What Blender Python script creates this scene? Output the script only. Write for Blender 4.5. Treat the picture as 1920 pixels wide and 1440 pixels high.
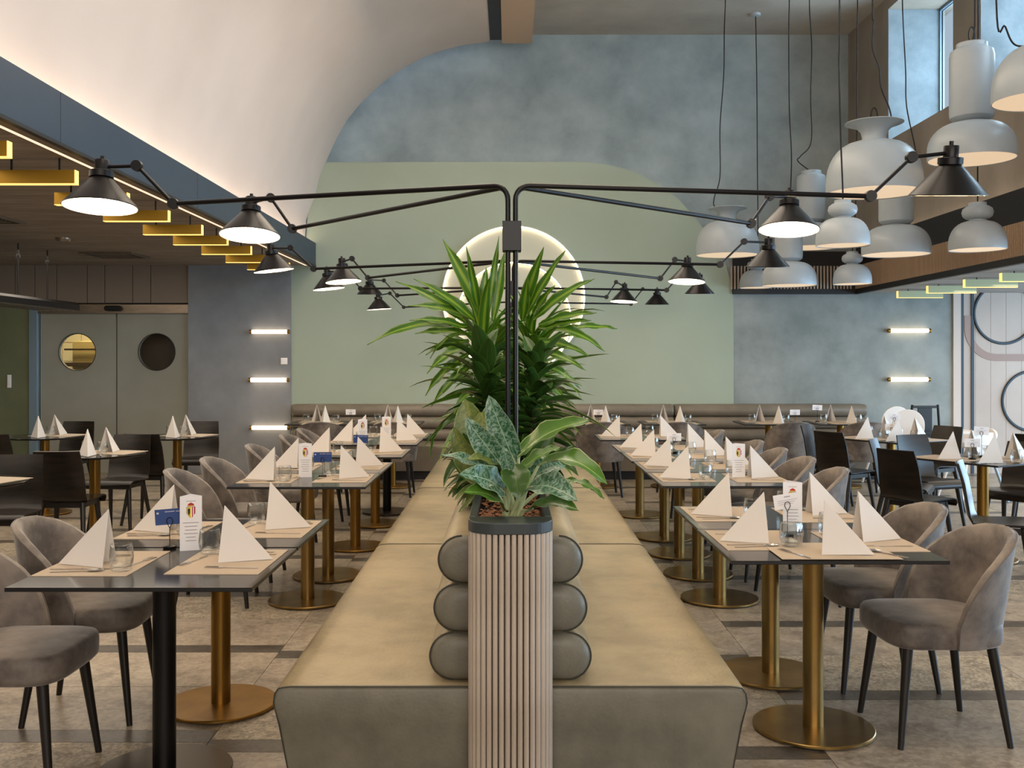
import bpy, math, random
from mathutils import Vector, Matrix
random.seed(7)
for o in list(bpy.data.objects): bpy.data.objects.remove(o)
SC = bpy.context.scene; COL = SC.collection
R = math.radians; PI = math.pi
# ------------------------------------------------------------------ camera, world, lights, exposure
F = 1900.0; VX = 957.0; VY = 672.0; EYE = 1.5
cam = bpy.data.cameras.new('camera'); camo = bpy.data.objects.new('camera', cam); COL.objects.link(camo)
camo.location = (0, 0, EYE); camo.rotation_euler = (R(90), 0, 0)
cam.sensor_width = 36; cam.lens = 36*F/1920; cam.shift_x = 3/1920; cam.shift_y = -48/1920
cam.clip_start = .05; SC.camera = camo
SC.view_settings.view_transform = 'Standard'; SC.view_settings.look = 'None'
SC.view_settings.gamma = 1; SC.view_settings.exposure = 0.52; SC.view_settings.use_curve_mapping = False
w = bpy.data.worlds.new('world'); SC.world = w; w.use_nodes = True
w.node_tree.nodes['Background'].inputs[0].default_value = (.70, .84, 1.0, 1)
w.node_tree.nodes['Background'].inputs[1].default_value = .42

def area(name, loc, rot, sx, sy, power, col, spread=180):
    l = bpy.data.lights.new(name, 'AREA'); l.shape = 'RECTANGLE'; l.size = sx; l.size_y = sy
    l.energy = power; l.color = col; l.spread = R(spread)
    o = bpy.data.objects.new(name, l); COL.objects.link(o); o.location = loc; o.rotation_euler = rot
    return o
def point(name, loc, power, col, rad=.03, parent=None):
    l = bpy.data.lights.new(name, 'POINT'); l.energy = power; l.color = col; l.shadow_soft_size = rad
    o = bpy.data.objects.new(name, l); COL.objects.link(o); o.location = loc
    if parent: o.parent = parent
    return o
WARM = (1, .72, .42); SOFT = (1, .86, .70); COOL = (.62, .80, 1.0)
area('daylight_right', (9.2, 6.5, 1.25), (0, R(90), 0), 2.0, 12, 520, (.50, .75, 1.0))            # glazed side of the room, right
area('fill_behind', (1.0, -3.6, 3.4), (R(103), 0, 0), 8, 4.5, 300, (1, .93, .85))   # fill light added behind the camera, no glazing there
area('clerestory_day', (5.7, 6.5, 4.9), (0, R(95), 0), 1.5, 12, 420, (.60, .82, 1.0))
area('hall_fill', (0, 6.5, 5.2), (0, 0, 0), 2.5, 10, 190, (1, .84, .66))  # warm overhead fill added to the hall, not an actual fitting
area('left_ceiling_fill', (-4.6, 7.0, 2.64), (0, 0, 0), 3.0, 9, 120, SOFT)  # added fill that brightens the left wall and doors, no fitting there
area('right_ceiling_fill', (6.3, 8.5, 2.28), (0, 0, 0), 2.4, 7, 70, SOFT)  # soft fill added under the right ceiling, without a fitting

# ------------------------------------------------------------------ materials
def lin(c): return tuple(((v/255)/12.92 if v/255 <= .04045 else ((v/255+.055)/1.055)**2.4) for v in c)
def mat(name, rgb, rough=.6, metal=0, emit=None, estr=0, trans=0, ior=1.45, sheen=0, coat=0, spec=.5):
    m = bpy.data.materials.new(name); m.use_nodes = True
    b = m.node_tree.nodes['Principled BSDF']; c = lin(rgb)
    b.inputs['Base Color'].default_value = (*c, 1); b.inputs['Roughness'].default_value = rough
    b.inputs['Metallic'].default_value = metal; b.inputs['IOR'].default_value = ior
    b.inputs['Transmission Weight'].default_value = trans; b.inputs['Sheen Weight'].default_value = sheen
    b.inputs['Coat Weight'].default_value = coat; b.inputs['Specular IOR Level'].default_value = spec
    if emit: b.inputs['Emission Color'].default_value = (*emit, 1); b.inputs['Emission Strength'].default_value = estr
    m.diffuse_color = (*c, 1)
    return m
def N(m, t, **kw):
    n = m.node_tree.nodes.new(t)
    for k, v in kw.items():
        if k in n.inputs: n.inputs[k].default_value = v
        else: setattr(n, k, v)
    return n
def L(m, a, b): m.node_tree.links.new(a, b)
def BS(m): return m.node_tree.nodes['Principled BSDF']
def ramp(m, fac, stops, interp='LINEAR'):
    r = N(m, 'ShaderNodeValToRGB'); r.color_ramp.interpolation = interp
    e = r.color_ramp.elements
    while len(e) < len(stops): e.new(.5)
    for i, (p, c) in enumerate(stops): e[i].position = p; e[i].color = (*lin(c), 1)
    L(m, fac, r.inputs[0]); return r.outputs[0]
def noisy(m, c0, c1, scale=3, detail=6, bump=0, bscale=None, stretch=(1, 1, 1), lo=.35, hi=.65, coord='Object', c2=None):
    tc = N(m, 'ShaderNodeTexCoord'); mp = N(m, 'ShaderNodeMapping'); mp.inputs['Scale'].default_value = stretch
    L(m, tc.outputs[coord], mp.inputs[0])
    n = N(m, 'ShaderNodeTexNoise', Scale=scale, Detail=detail, Roughness=.6); L(m, mp.outputs[0], n.inputs['Vector'])
    st = [(lo, c0), (hi, c1)] if c2 is None else [(lo, c0), ((lo+hi)/2, c2), (hi, c1)]
    out = ramp(m, n.outputs[0], st); L(m, out, BS(m).inputs['Base Color'])
    if bump:
        n2 = N(m, 'ShaderNodeTexNoise', Scale=bscale or scale*6, Detail=5); L(m, mp.outputs[0], n2.inputs['Vector'])
        bp = N(m, 'ShaderNodeBump', Strength=bump, Distance=.01); L(m, n2.outputs[0], bp.inputs['Height']); L(m, bp.outputs[0], BS(m).inputs['Normal'])
    return m
M = {}
M['plaster'] = noisy(mat('plaster', (158, 166, 166), .85), (142, 151, 151), (172, 180, 179), 1.6, 12, .25, 5)
M['plaster_low'] = noisy(mat('plaster_low', (140, 144, 140), .8), (124, 130, 126), (152, 156, 152), 1.8, 12, .25, 5)
M['plaster_left'] = noisy(mat('plaster_left', (126, 128, 132), .7), (118, 120, 124), (136, 138, 141), 1.6, 8, .15, 5)
M['green_panel'] = noisy(mat('green_panel', (157, 167, 149), .8), (154, 164, 146), (160, 170, 152), .8, 3)
M['vault'] = noisy(mat('vault', (206, 190, 178), .9), (201, 185, 173), (210, 194, 182), .6, 3)
M['beige'] = mat('beige_paint', (205, 176, 150), .85)
M['ceiling'] = noisy(mat('ceiling_plaster', (188, 178, 166), .9), (178, 168, 157), (196, 186, 174), 1.5, 10, .2, 5)
M['upper_right'] = noisy(mat('upper_right_plaster', (150, 138, 124), .85), (138, 127, 114), (158, 146, 132), 1.5, 8, .2, 5, (1, 1, .5))
M['reveal'] = noisy(mat('reveal_plaster', (128, 138, 144), .9), (118, 128, 134), (137, 147, 153), 4, 10, .2)
M['slate'] = noisy(mat('slate_blue', (48, 60, 72), .45), (44, 58, 72), (53, 63, 73), .7, 3)
M['low_ceiling'] = noisy(mat('streaked_ceiling', (142, 128, 113), .7), (124, 112, 99), (158, 143, 128), 5, 6, .15, 12, (.35, 3, 1))
M['low_ceiling_r'] = noisy(mat('streaked_ceiling_right', (160, 155, 150), .7), (138, 133, 128), (176, 171, 166), 5, 6, .15, 12, (.35, 3, 1))
M['black'] = mat('black_metal', (20, 19, 20), .34, .4)
M['darktrim'] = mat('dark_trim', (30, 28, 27), .5)
M['batten'] = noisy(mat('light_oak_batten', (176, 158, 142), .6), (164, 146, 130), (188, 170, 154), 6, 5, 0, None, (6, 6, .6))
M['reed'] = noisy(mat('pale_reed_wood', (176, 162, 146), .5), (166, 152, 136), (186, 173, 158), 6, 5, 0, None, (6, 6, .6))
M['core_wood'] = mat('brown_planter_core', (96, 78, 64), .7)
M['fascia_wood'] = noisy(mat('fascia_wood', (176, 146, 118), .6), (166, 136, 108), (186, 156, 128), 6, 5, 0, None, (6, 6, .6))
M['brass'] = noisy(mat('brushed_brass', (150, 112, 48), .34, .9), (138, 102, 46), (160, 122, 58), 6, 4, 0, None, (1, 1, .2))
M['bronze'] = noisy(mat('brushed_bronze', (150, 122, 70), .3, .9), (140, 112, 64), (160, 132, 80), 6, 4, 0, None, (1, 1, .2))
M['dark_base'] = mat('dark_bronze_base', (84, 74, 62), .3, .7)
M['gold_paint'] = mat('gold_panel', (176, 134, 40), .45, .5)
M['sage_gold'] = mat('sage_panel', (176, 178, 140), .5, .1)
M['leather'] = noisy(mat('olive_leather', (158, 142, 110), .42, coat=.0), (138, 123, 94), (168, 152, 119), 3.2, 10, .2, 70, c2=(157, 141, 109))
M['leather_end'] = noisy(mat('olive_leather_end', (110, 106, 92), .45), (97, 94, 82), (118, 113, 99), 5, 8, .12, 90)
M['leather_wall'] = noisy(mat('taupe_wall_leather', (120, 110, 96), .4), (108, 99, 86), (130, 119, 104), 2.2, 8, .1, 90)
M['piping'] = mat('dark_piping', (54, 52, 43), .6)
M['velvet'] = noisy(mat('taupe_velvet', (108, 99, 92), .62, sheen=.4), (78, 71, 67), (126, 116, 107), 7, 4, .1, 150, c2=(106, 97, 90))
BS(M['velvet']).inputs['Sheen Roughness'].default_value = .35
M['velvet_pipe'] = mat('velvet_piping', (96, 88, 82), .7, sheen=.3)
M['leg'] = mat('black_stained_leg', (30, 26, 24), .35)
M['blackwood'] = noisy(mat('black_stained_plywood', (26, 21, 18), .3, spec=.4), (19, 16, 13), (34, 27, 22), 4, 6, 0, None, (8, 1, 8))
M['tabletop'] = noisy(mat('black_tabletop', (30, 27, 25), .14, spec=.35), (26, 24, 22), (35, 31, 29), 5, 5)
M['tableedge'] = mat('dark_table_edge', (22, 20, 20), .4)
M['napkin'] = mat('white_napkin_paper', (216, 210, 204), .9)
M['placemat'] = mat('beige_placemat', (186, 170, 150), .9)
M['steel'] = mat('polished_steel', (205, 200, 194), .16, 1)
M['glass'] = mat('clear_glass', (250, 252, 252), .02, 0, trans=1, ior=1.45)
def thin(m):
    t = m.node_tree; tr = t.nodes.new('ShaderNodeBsdfTransparent'); tr.inputs[0].default_value = (.96, .97, .97, 1); gl = t.nodes.new('ShaderNodeBsdfGlossy'); gl.inputs['Roughness'].default_value = .02
    mx = t.nodes.new('ShaderNodeMixShader'); lw = t.nodes.new('ShaderNodeLayerWeight'); lw.inputs[0].default_value = .2; out = [n for n in t.nodes if n.type == 'OUTPUT_MATERIAL'][0]
    L(m, lw.outputs['Facing'], mx.inputs[0]); L(m, tr.outputs[0], mx.inputs[1]); L(m, gl.outputs[0], mx.inputs[2]); L(m, mx.outputs[0], out.inputs[0])
thin(M['glass'])
M['pane'] = mat('window_glass', (245, 250, 252), .0, 0, trans=1, ior=1.01)
M['white'] = mat('white_plastic', (236, 230, 224), .4)
M['offwhite'] = mat('white_card', (232, 230, 232), .7)
M['pendant'] = noisy(mat('pale_grey_lacquer', (172, 181, 186), .36), (168, 177, 183), (176, 184, 189), 3, 4)
M['diffuser'] = mat('pendant_diffuser', (240, 214, 180), .6, emit=(1, .74, .50), estr=.42)
M['shade_in'] = mat('white_shade_inside', (250, 245, 236), .6)
M['bulb'] = mat('warm_bulb', (255, 240, 210), .5, emit=(1, .82, .58), estr=40)
M['led'] = mat('warm_led_strip', (255, 240, 220), .5, emit=(1, .80, .60), estr=6.5)
M['led_r'] = mat('warm_led_strip_right', (255, 240, 220), .5, emit=(1, .80, .60), estr=7)
M['led_ring'] = mat('halo_led_ring', (255, 240, 220), .5, emit=(1, .84, .66), estr=9)
M['led_soft'] = mat('soft_led_strip', (255, 226, 200), .5, emit=(1, .76, .56), estr=.75)
M['led_gold'] = mat('golden_led_edge', (255, 210, 110), .5, emit=(1, .62, .16), estr=1.1)
M['tube_lit'] = mat('lit_wall_tube', (255, 240, 220), .5, emit=(1, .80, .56), estr=3.2)
M['halo_face'] = mat('pale_halo_disc', (192, 190, 170), .8)
M['blue_card'] = mat('navy_card', (38, 66, 124), .5)
M['red'] = mat('print_red', (176, 34, 40), .7); M['yellow'] = mat('print_yellow', (222, 190, 40), .7)
M['ink'] = mat('print_black', (30, 28, 30), .7); M['greyprint'] = mat('print_grey', (150, 146, 150), .8)
M['pebble'] = mat('clay_pebble', (128, 84, 56), .9); M['soil'] = mat('dark_soil', (38, 30, 24), .95)
M['slab'] = mat('dark_grey_slab', (58, 64, 66), .3)
M['door'] = noisy(mat('grey_glazed_door', (148, 146, 134), .16), (142, 140, 128), (154, 152, 140), 1, 3)
M['steel_dull'] = noisy(mat('brushed_header', (150, 134, 118), .3, .8), (140, 126, 110), (160, 144, 128), 4, 4, 0, None, (1, 1, 8))
M['post'] = mat('pale_blue_post', (130, 150, 164), .4, .3)
M['panel_brown'] = mat('taupe_wall_panel', (132, 117, 102), .6)
M['olive_wall'] = noisy(mat('olive_green_wall', (112, 116, 88), .6), (103, 108, 82), (120, 124, 94), 1.5, 6)
M['pink_panel'] = noisy(mat('blush_panel', (186, 170, 158), .7), (180, 164, 152), (190, 174, 162), 1.2, 4)
M['mauve'] = mat('mauve_band', (158, 134, 124), .7); M['navy_line'] = mat('dark_teal_line', (44, 58, 68), .5)
M['cream_tile'] = mat('cream_kitchen_tile', (226, 206, 160), .4); M['hood'] = mat('kitchen_hood_steel', (196, 170, 112), .35, .5)
M['brown_tile'] = mat('brown_dark_tile', (66, 52, 38), .5)
M['grout'] = mat('floor_bed', (120, 112, 100), .9)
# floor tiles: per-tile tone from Object Info, terrazzo grains
def tilemat(name, a, b, c, scale, rough=.32, gr=.35):
    m = mat(name, a, rough); oi = N(m, 'ShaderNodeObjectInfo'); tc = N(m, 'ShaderNodeTexCoord')
    ad = N(m, 'ShaderNodeVectorMath', operation='ADD'); L(m, tc.outputs['Object'], ad.inputs[0]); L(m, oi.outputs['Location'], ad.inputs[1])
    base = ramp(m, oi.outputs['Random'], [(0, a), (.5, b), (1, c)])
    n = N(m, 'ShaderNodeTexNoise', Scale=scale, Detail=10, Roughness=.75); L(m, ad.outputs[0], n.inputs['Vector'])
    v = ramp(m, n.outputs[0], [(.36, (180, 176, 172)), (.50, (228, 226, 224)), (.68, (255, 255, 255))])
    mx = N(m, 'ShaderNodeMix', data_type='RGBA', blend_type='MULTIPLY'); mx.inputs[0].default_value = 1
    L(m, base, mx.inputs[6]); L(m, v, mx.inputs[7])
    vo = N(m, 'ShaderNodeTexVoronoi', Scale=scale*9); L(m, ad.outputs[0], vo.inputs['Vector'])
    v2 = ramp(m, vo.outputs['Color'], [(.2, (190, 186, 182)), (.8, (255, 255, 255))])
    m2 = N(m, 'ShaderNodeMix', data_type='RGBA', blend_type='MULTIPLY'); m2.inputs[0].default_value = gr*1.6
    L(m, mx.outputs[2], m2.inputs[6]); L(m, v2, m2.inputs[7]); L(m, m2.outputs[2], BS(m).inputs['Base Color'])
    return m
M['tile'] = tilemat('grey_stone_tile', (182, 168, 150), (196, 182, 162), (174, 162, 146), 6)
M['tile_rock'] = tilemat('rough_veined_tile', (206, 190, 164), (196, 180, 156), (212, 198, 174), 9, .4, .6)
M['tile_dark'] = tilemat('dark_strip_tile', (104, 95, 84), (112, 103, 92), (98, 91, 82), 9)
# leaves
def leafmat(name, stops, gloss=.32, mottle=None):
    m = mat(name, (60, 100, 40), gloss); uv = N(m, 'ShaderNodeUVMap'); s = N(m, 'ShaderNodeSeparateXYZ'); L(m, uv.outputs[0], s.inputs[0])
    c = ramp(m, s.outputs[0], stops)
    if mottle:
        mp = N(m, 'ShaderNodeMapping'); mp.inputs['Scale'].default_value = (6, 17, 1); L(m, uv.outputs[0], mp.inputs[0])
        n = N(m, 'ShaderNodeTexNoise', Scale=1, Detail=4, Distortion=1.2); L(m, mp.outputs[0], n.inputs['Vector'])
        f = ramp(m, n.outputs[0], [(.42, (0, 0, 0)), (.58, (215, 215, 215))])
        mx = N(m, 'ShaderNodeMix', data_type='RGBA'); L(m, f, mx.inputs[0]); L(m, c, mx.inputs[6]); mx.inputs[7].default_value = (*lin(mottle), 1)
        c = mx.outputs[2]
    L(m, c, BS(m).inputs['Base Color']); BS(m).inputs['Subsurface Weight'].default_value = 0
    return m
M['leaf_stripe'] = leafmat('striped_leaf', [(0, (120, 146, 40)), (.12, (54, 98, 22)), (.34, (62, 110, 24)), (.44, (124, 152, 46)), (.56, (124, 152, 46)), (.66, (62, 110, 24)), (.88, (54, 98, 22)), (1, (120, 146, 40))])
M['leaf_dark'] = leafmat('dark_leaf', [(0, (80, 124, 50)), (.06, (54, 84, 32)), (.48, (48, 78, 30)), (.5, (88, 116, 50)), (.52, (48, 78, 30)), (.94, (54, 84, 32)), (1, (80, 124, 50))], .25)
M['leaf_green'] = leafmat('fresh_leaf', [(0, (180, 192, 136)), (.04, (66, 104, 34)), (.47, (76, 116, 38)), (.5, (166, 182, 110)), (.53, (76, 116, 38)), (.96, (66, 104, 34)), (1, (180, 192, 136))], .28)
M['leaf_silver'] = leafmat('silver_leaf', [(0, (150, 176, 120)), (.05, (40, 80, 50)), (.48, (46, 92, 60)), (.5, (190, 205, 170)), (.52, (46, 92, 60)), (.95, (40, 80, 50)), (1, (150, 176, 120))], .3, (140, 170, 150))
M['leaf_olive'] = leafmat('olive_leaf', [(0, (170, 176, 110)), (.05, (96, 112, 50)), (.5, (130, 138, 70)), (.95, (96, 112, 50)), (1, (170, 176, 110))], .4, (70, 96, 50))
M['stalk'] = mat('pale_stalk', (178, 186, 140), .5); M['trunk'] = mat('brown_cane', (92, 74, 50), .9)

# ------------------------------------------------------------------ geometry helpers
def P(px, py, Z): return Vector(((px-VX)*Z/F, Z, EYE+(VY-py)*Z/F))
class Geo:
    def __init__(s): s.v = []; s.f = []; s.mi = []; s.uv = None
    def add(s, vs, fs, mi=0):
        b = len(s.v); s.v += [tuple(v) for v in vs]; s.f += [tuple(b+i for i in f) for f in fs]; s.mi += [mi]*len(fs); return s
    def box(s, x0, x1, y0, y1, z0, z1, mi=0, m=None):
        vs = [Vector(p) for p in ((x0,y0,z0),(x1,y0,z0),(x1,y1,z0),(x0,y1,z0),(x0,y0,z1),(x1,y0,z1),(x1,y1,z1),(x0,y1,z1))]
        if m: vs = [m @ v for v in vs]
        return s.add(vs, [(0,3,2,1),(4,5,6,7),(0,1,5,4),(1,2,6,5),(2,3,7,6),(3,0,4,7)], mi)
    def lathe(s, prof, n=24, mi=0, c=(0,0,0), m=None, cap=True):
        vs = []; fs = []
        for r, z in prof:
            for k in range(n):
                a = 2*PI*k/n; p = Vector((c[0]+r*math.cos(a), c[1]+r*math.sin(a), c[2]+z)); vs.append(m @ p if m else p)
        q = len(prof)
        for i in range(q-1):
            for k in range(n):
                k2 = (k+1) % n; fs.append((i*n+k, i*n+k2, (i+1)*n+k2, (i+1)*n+k))
        if cap:
            fs.append(tuple(range(n-1, -1, -1))); fs.append(tuple((q-1)*n+k for k in range(n)))
        return s.add(vs, fs, mi)
    def tube(s, pts, r, n=8, mi=0, r2=None):
        pts = [Vector(p) for p in pts]; vs = []; fs = []; q = len(pts); ref = None
        for i, p in enumerate(pts):
            t = (pts[min(i+1, q-1)]-pts[max(i-1, 0)]).normalized()
            if ref is None:
                ref = Vector((0,0,1)) if abs(t.z) < .9 else Vector((1,0,0))
            a = (ref - t*ref.dot(t)).normalized(); ref = a; b = t.cross(a)
            rr = r if r2 is None else r+(r2-r)*i/(q-1)
            for k in range(n):
                g = 2*PI*k/n; vs.append(p+a*math.cos(g)*rr+b*math.sin(g)*rr)
        for i in range(q-1):
            for k in range(n):
                k2 = (k+1) % n; fs.append((i*n+k, i*n+k2, (i+1)*n+k2, (i+1)*n+k))
        fs.append(tuple(range(n-1, -1, -1))); fs.append(tuple((q-1)*n+k for k in range(n)))
        return s.add(vs, fs, mi)
    def prism(s, out, y0, y1, mi=0):            # outline in (x,z), extruded in y
        n = len(out); vs = [(x, y0, z) for x, z in out]+[(x, y1, z) for x, z in out]
        fs = [tuple(range(n)), tuple(range(2*n-1, n-1, -1))]+[(i, n+i, n+(i+1) % n, (i+1) % n) for i in range(n)]
        return s.add(vs, fs, mi)
    def slab(s, out, z0, z1, mi=0):             # outline in (x,y), extruded in z
        n = len(out); vs = [(x, y, z0) for x, y in out]+[(x, y, z1) for x, y in out]
        fs = [tuple(range(n-1, -1, -1)), tuple(range(n, 2*n))]+[(i, (i+1) % n, n+(i+1) % n, n+i) for i in range(n)]
        return s.add(vs, fs, mi)
    def mesh(s, name, mats, smooth=False, bevel=0, seg=2):
        me = bpy.data.meshes.new(name); me.from_pydata(s.v, [], s.f)
        if not isinstance(mats, (list, tuple)): mats = [mats]
        for m in mats: me.materials.append(M[m])
        for p, k in zip(me.polygons, s.mi): p.material_index = k
        import bmesh
        bm = bmesh.new(); bm.from_mesh(me)
        bmesh.ops.recalc_face_normals(bm, faces=bm.faces)
        if bevel:
            es = [e for e in bm.edges if len(e.link_faces) == 2 and e.calc_face_angle(0) > .5]
            bmesh.ops.bevel(bm, geom=es, offset=bevel, segments=seg, profile=.5, affect='EDGES')
        bm.to_mesh(me); bm.free()
        if smooth:
            for p in me.polygons: p.use_smooth = True
            me.set_sharp_from_angle(angle=R(smooth if smooth > 1 else 40))
        return me
def ob(name, me, parent=None, loc=(0,0,0), rot=(0,0,0), mtx=None, **props):
    o = bpy.data.objects.new(name, me); COL.objects.link(o)
    if parent: o.parent = parent
    if mtx is not None: o.matrix_local = mtx
    else: o.location = loc; o.rotation_euler = rot
    for k, v in props.items(): o[k] = v
    return o
def T(o, label, cat, group=None):
    o['label'] = label; o['category'] = cat
    if group: o['group'] = group
    return o
def thing(name, label, cat, loc=(0,0,0), rotz=0, group=None):
    return T(ob(name, None, None, loc, (0,0,rotz)), label, cat, group)
def struct(name, me, parent=None, **k):
    o = ob(name, me, parent, **k); o['kind'] = 'structure'; return o
def place(name, kit, label, cat, loc, rotz=0, group=None):
    r = thing(name, label, cat, loc, rotz, group)
    def rec(parts, par):
        for p in parts:
            o = ob(p[0], p[1], par)
            if len(p) > 2: rec(p[2], o)
    rec(kit, r); return r
def boxmesh(name, m, x0, x1, y0, y1, z0, z1, bevel=0): return Geo().box(x0,x1,y0,y1,z0,z1).mesh(name, m, bevel=bevel)
def arc(cx, cy, r, a0, a1, n): return [(cx+r*math.cos(R(a0+(a1-a0)*i/n)), cy+r*math.sin(R(a0+(a1-a0)*i/n))) for i in range(n+1)]

# ================================================================== SETTING
YB = 13.2; YU = 13.8; ZC = 5.909
def pxw(px, py, Z=YB): p = P(px, py, Z); return (p.x, p.z)
# floor with separate tiles
floor = struct('floor', boxmesh('floor', 'grout', -9, 9.5, -4, YB+.6, -.08, -.004))
tcache = {}
def tile(x0, x1, y0, y1, m):
    k = (round(x1-x0, 3), round(y1-y0, 3), m)
    if k not in tcache:
        a, b = k[0]/2-.0015, k[1]/2-.0015
        tcache[k] = Geo().box(-a, a, -b, b, -.004, 0).mesh('floor_tile', m)
    ob('floor_tile', tcache[k], floor, ((x0+x1)/2, (y0+y1)/2, 0))
PITCH = 1.21
colsx = [(-8.38,-7.18,3.4),(-7.18,-5.98,3.4),(-5.98,-4.78,3.96),(-4.78,-3.58,3.4),(-3.58,-2.38,3.96),(-2.38,-1.18,3.96),(-1.18,-.58,3.86),(.58,1.2,5.0),
         (1.2,2.4,4.45),(2.4,3.6,4.45),(3.6,4.8,4.95),(4.8,6.0,4.45),(6.0,7.2,4.95)]
for ci, (a, b, ph) in enumerate(colsx):
    y = ph-PITCH*3
    k = 0
    while y < YB:
        if y > 1.2 and y > abs(a if a > 0 else b)*1.55:
            y1 = min(y+.13, YB)
            tile(a, b, y, y1, 'tile_dark')
            m = 'tile_rock' if (k+ci) % 2 else 'tile'
            for q in (0, 1):
                s = y+.13+q*.54; e = min(s+.54, YB)
                if s < YB: tile(a, b, s, e, 'tile_rock' if m == 'tile_rock' and q == (ci % 2) else 'tile')
        y += PITCH; k += 1

# back walls
pan = [pxw(547, 935), pxw(547, 497), pxw(575, 497)]+[pxw(575, 440), pxw(580, 372), pxw(590, 330), pxw(597, 305)]+\
      [pxw(*q) for q in ((1086,304),(1135,308),(1189,322),(1232,345),(1272,374),(1300,406),(1319,429),(1340,460),(1360,496),(1370,530),(1374,560),(1375,600),(1375,935))]
struct('wall_back_green', Geo().prism(pan, YB-.02, YU+.02).mesh('green', 'green_panel'))
xr = pxw(1350, 0)[0]; xe = pxw(1786, 0)[0]
struct('wall_back_low', boxmesh('wl', 'plaster_low', xr, xe, YB, YU, 0, 2.95))
struct('wall_back_upper', boxmesh('wu', 'plaster', -3.3, 5.4, YU, YU+.15, 2.2, ZC+.2))
# left lower back wall
xl = pxw(355, 0)[0]; xg = pxw(547, 0)[0]
struct('wall_back_left', boxmesh('wbl', 'plaster_left', xl, xg, YB-.05, YU, 0, 2.76))
xp0, xp1 = pxw(58, 0)[0], pxw(74, 0)[0]
struct('wall_back_far_left', boxmesh('wfl', 'olive_wall', -8.6, xp0, YB-.03, YB+.15, 0, 2.19))
zh1, zh0 = pxw(0, 570)[1], pxw(0, 588)[1]
# panels over the doors
ov = struct('wall_over_doors', boxmesh('ovd', 'darktrim', -8.6, xl, YB+.02, YB+.15, zh1, 2.76))
xs = [-8.6, -7.6] + [pxw(q, 0)[0] for q in (-30, 30, 67, 108, 165, 198, 250, 284, 355)]
for a, b in zip(xs, xs[1:]): ob('wall_panel', boxmesh('wp', 'panel_brown', a+.004, b-.004, YB-.03, YB+.02, zh1+.012, 2.75, .003), ov)
struct('trim_1', boxmesh('post', 'post', xp0, xp1, YB-.06, YB+.15, 0, zh1, .005))
hd = struct('trim_2', boxmesh('header', 'steel_dull', xp1, xl, YB-.06, YB+.1, zh0, zh1-.008, .003))
s0 = P(213, 578, YB-.07)
ob('door_sensor', Geo().slab([(x, z) for x, z in arc(.08, 0, .035, -90, 90, 8)]+[(x, z) for x, z in arc(-.08, 0, .035, 90, 270, 8)], 0, .03).mesh('sensor', 'black'), hd, tuple(s0), (R(90), 0, 0))
def door(name, px0, px1, cx):
    a, b = pxw(px0, 0)[0], pxw(px1, 0)[0]; c, z = pxw(cx, 660); r = 34*YB/F; n = 48; g = Geo(); vs = []; fs = []
    for yy in (YB-.0, YB+.05):
        for k in range(n):
            t = 2*PI*k/n; vs.append((c+r*math.cos(t), yy, z+r*math.sin(t)))
        for k in range(n):
            t = 2*PI*k/n; dx, dz = math.cos(t), math.sin(t)
            sx = (b-c)/dx if dx > 1e-6 else ((a-c)/dx if dx < -1e-6 else 1e9); sz = (zh0-z)/dz if dz > 1e-6 else ((0.01-z)/dz if dz < -1e-6 else 1e9)
            q = min(sx, sz); vs.append((c+dx*q, yy, z+dz*q))
    for k in range(n):
        k2 = (k+1) % n
        fs += [(k, n+k, n+k2, k2), (2*n+k, 2*n+k2, 3*n+k2, 3*n+k), (k, k2, 2*n+k2, 2*n+k), (n+k, 3*n+k, 3*n+k2, n+k2)]
    # corner fill
    g.add(vs, fs)
    for yy in (YB-.0, YB+.05):
        for X, Zc in ((a, .01), (b, .01), (a, zh0), (b, zh0)):
            on = [v for v in vs[n:2*n] if abs(v[0]-X) < 1e-4]; on2 = [v for v in vs[n:2*n] if abs(v[2]-Zc) < 1e-4]
            if on and on2:
                p1 = min(on, key=lambda v: abs(v[2]-Zc)); p2 = min(on2, key=lambda v: abs(v[0]-X))
                g.add([(p1[0], yy, p1[2]), (X, yy, Zc), (p2[0], yy, p2[2])], [(0, 1, 2)])
    o = struct(name, g.mesh('door', 'door'))
    ob('round_window', Geo().lathe([(r, 0), (r, .006)], 48).mesh('pane', 'pane'), o, (c, YB+.03, z), (R(90), 0, 0))
    ob('window_rim', Geo().tube([(c+(r+.004)*math.cos(t*PI/24), YB-.003, z+(r+.004)*math.sin(t*PI/24)) for t in range(49)], .005, 6).mesh('rim', 'darktrim'), o)
    return o, c, z
d1, c1, z1 = door('door_1', 76, 217.5, 145)
d2, c2, z2 = door('door_2', 220, 354, 294)
kit = struct('wall_kitchen', boxmesh('k', 'cream_tile', -7.5, -4.9, 15.0, 15.1, 0, 2.6))
for a in range(7):
    for b in range(6):
        x = -6.9+a*.28; z = .9+b*.28
        ob('wall_tile', boxmesh('kt', 'cream_tile', x, x+.27, 14.985, 15.0, z, z+.27), kit)
struct('trim_3', boxmesh('kd', 'brown_tile', -5.15, -4.0, 13.45, 13.55, 0, 2.6))
struct('trim_4', boxmesh('kd2', 'brown_tile', -7.6, -6.02, 13.45, 13.5, 0, 2.6))
hood = thing('extractor_hood', 'yellow lit steel hood seen through the left round door window', 'hood', (-6.07, 14.5, 1.5))
ob('hood_body', boxmesh('h', 'hood', -.2, .7, 0, .49, -.3, .25, .01), hood); ob('rail', boxmesh('h2', 'steel', -.28, .7, -.08, -.05, .115, .14), hood)
ob('shelf', boxmesh('h3', 'brown_tile', -.35, .7, -.06, .3, -.115, -.06), hood)
area('kitchen_light', (-5.9, 14.0, 2.5), (0, 0, 0), 1.2, .5, 22, (1, .84, .52))
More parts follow.
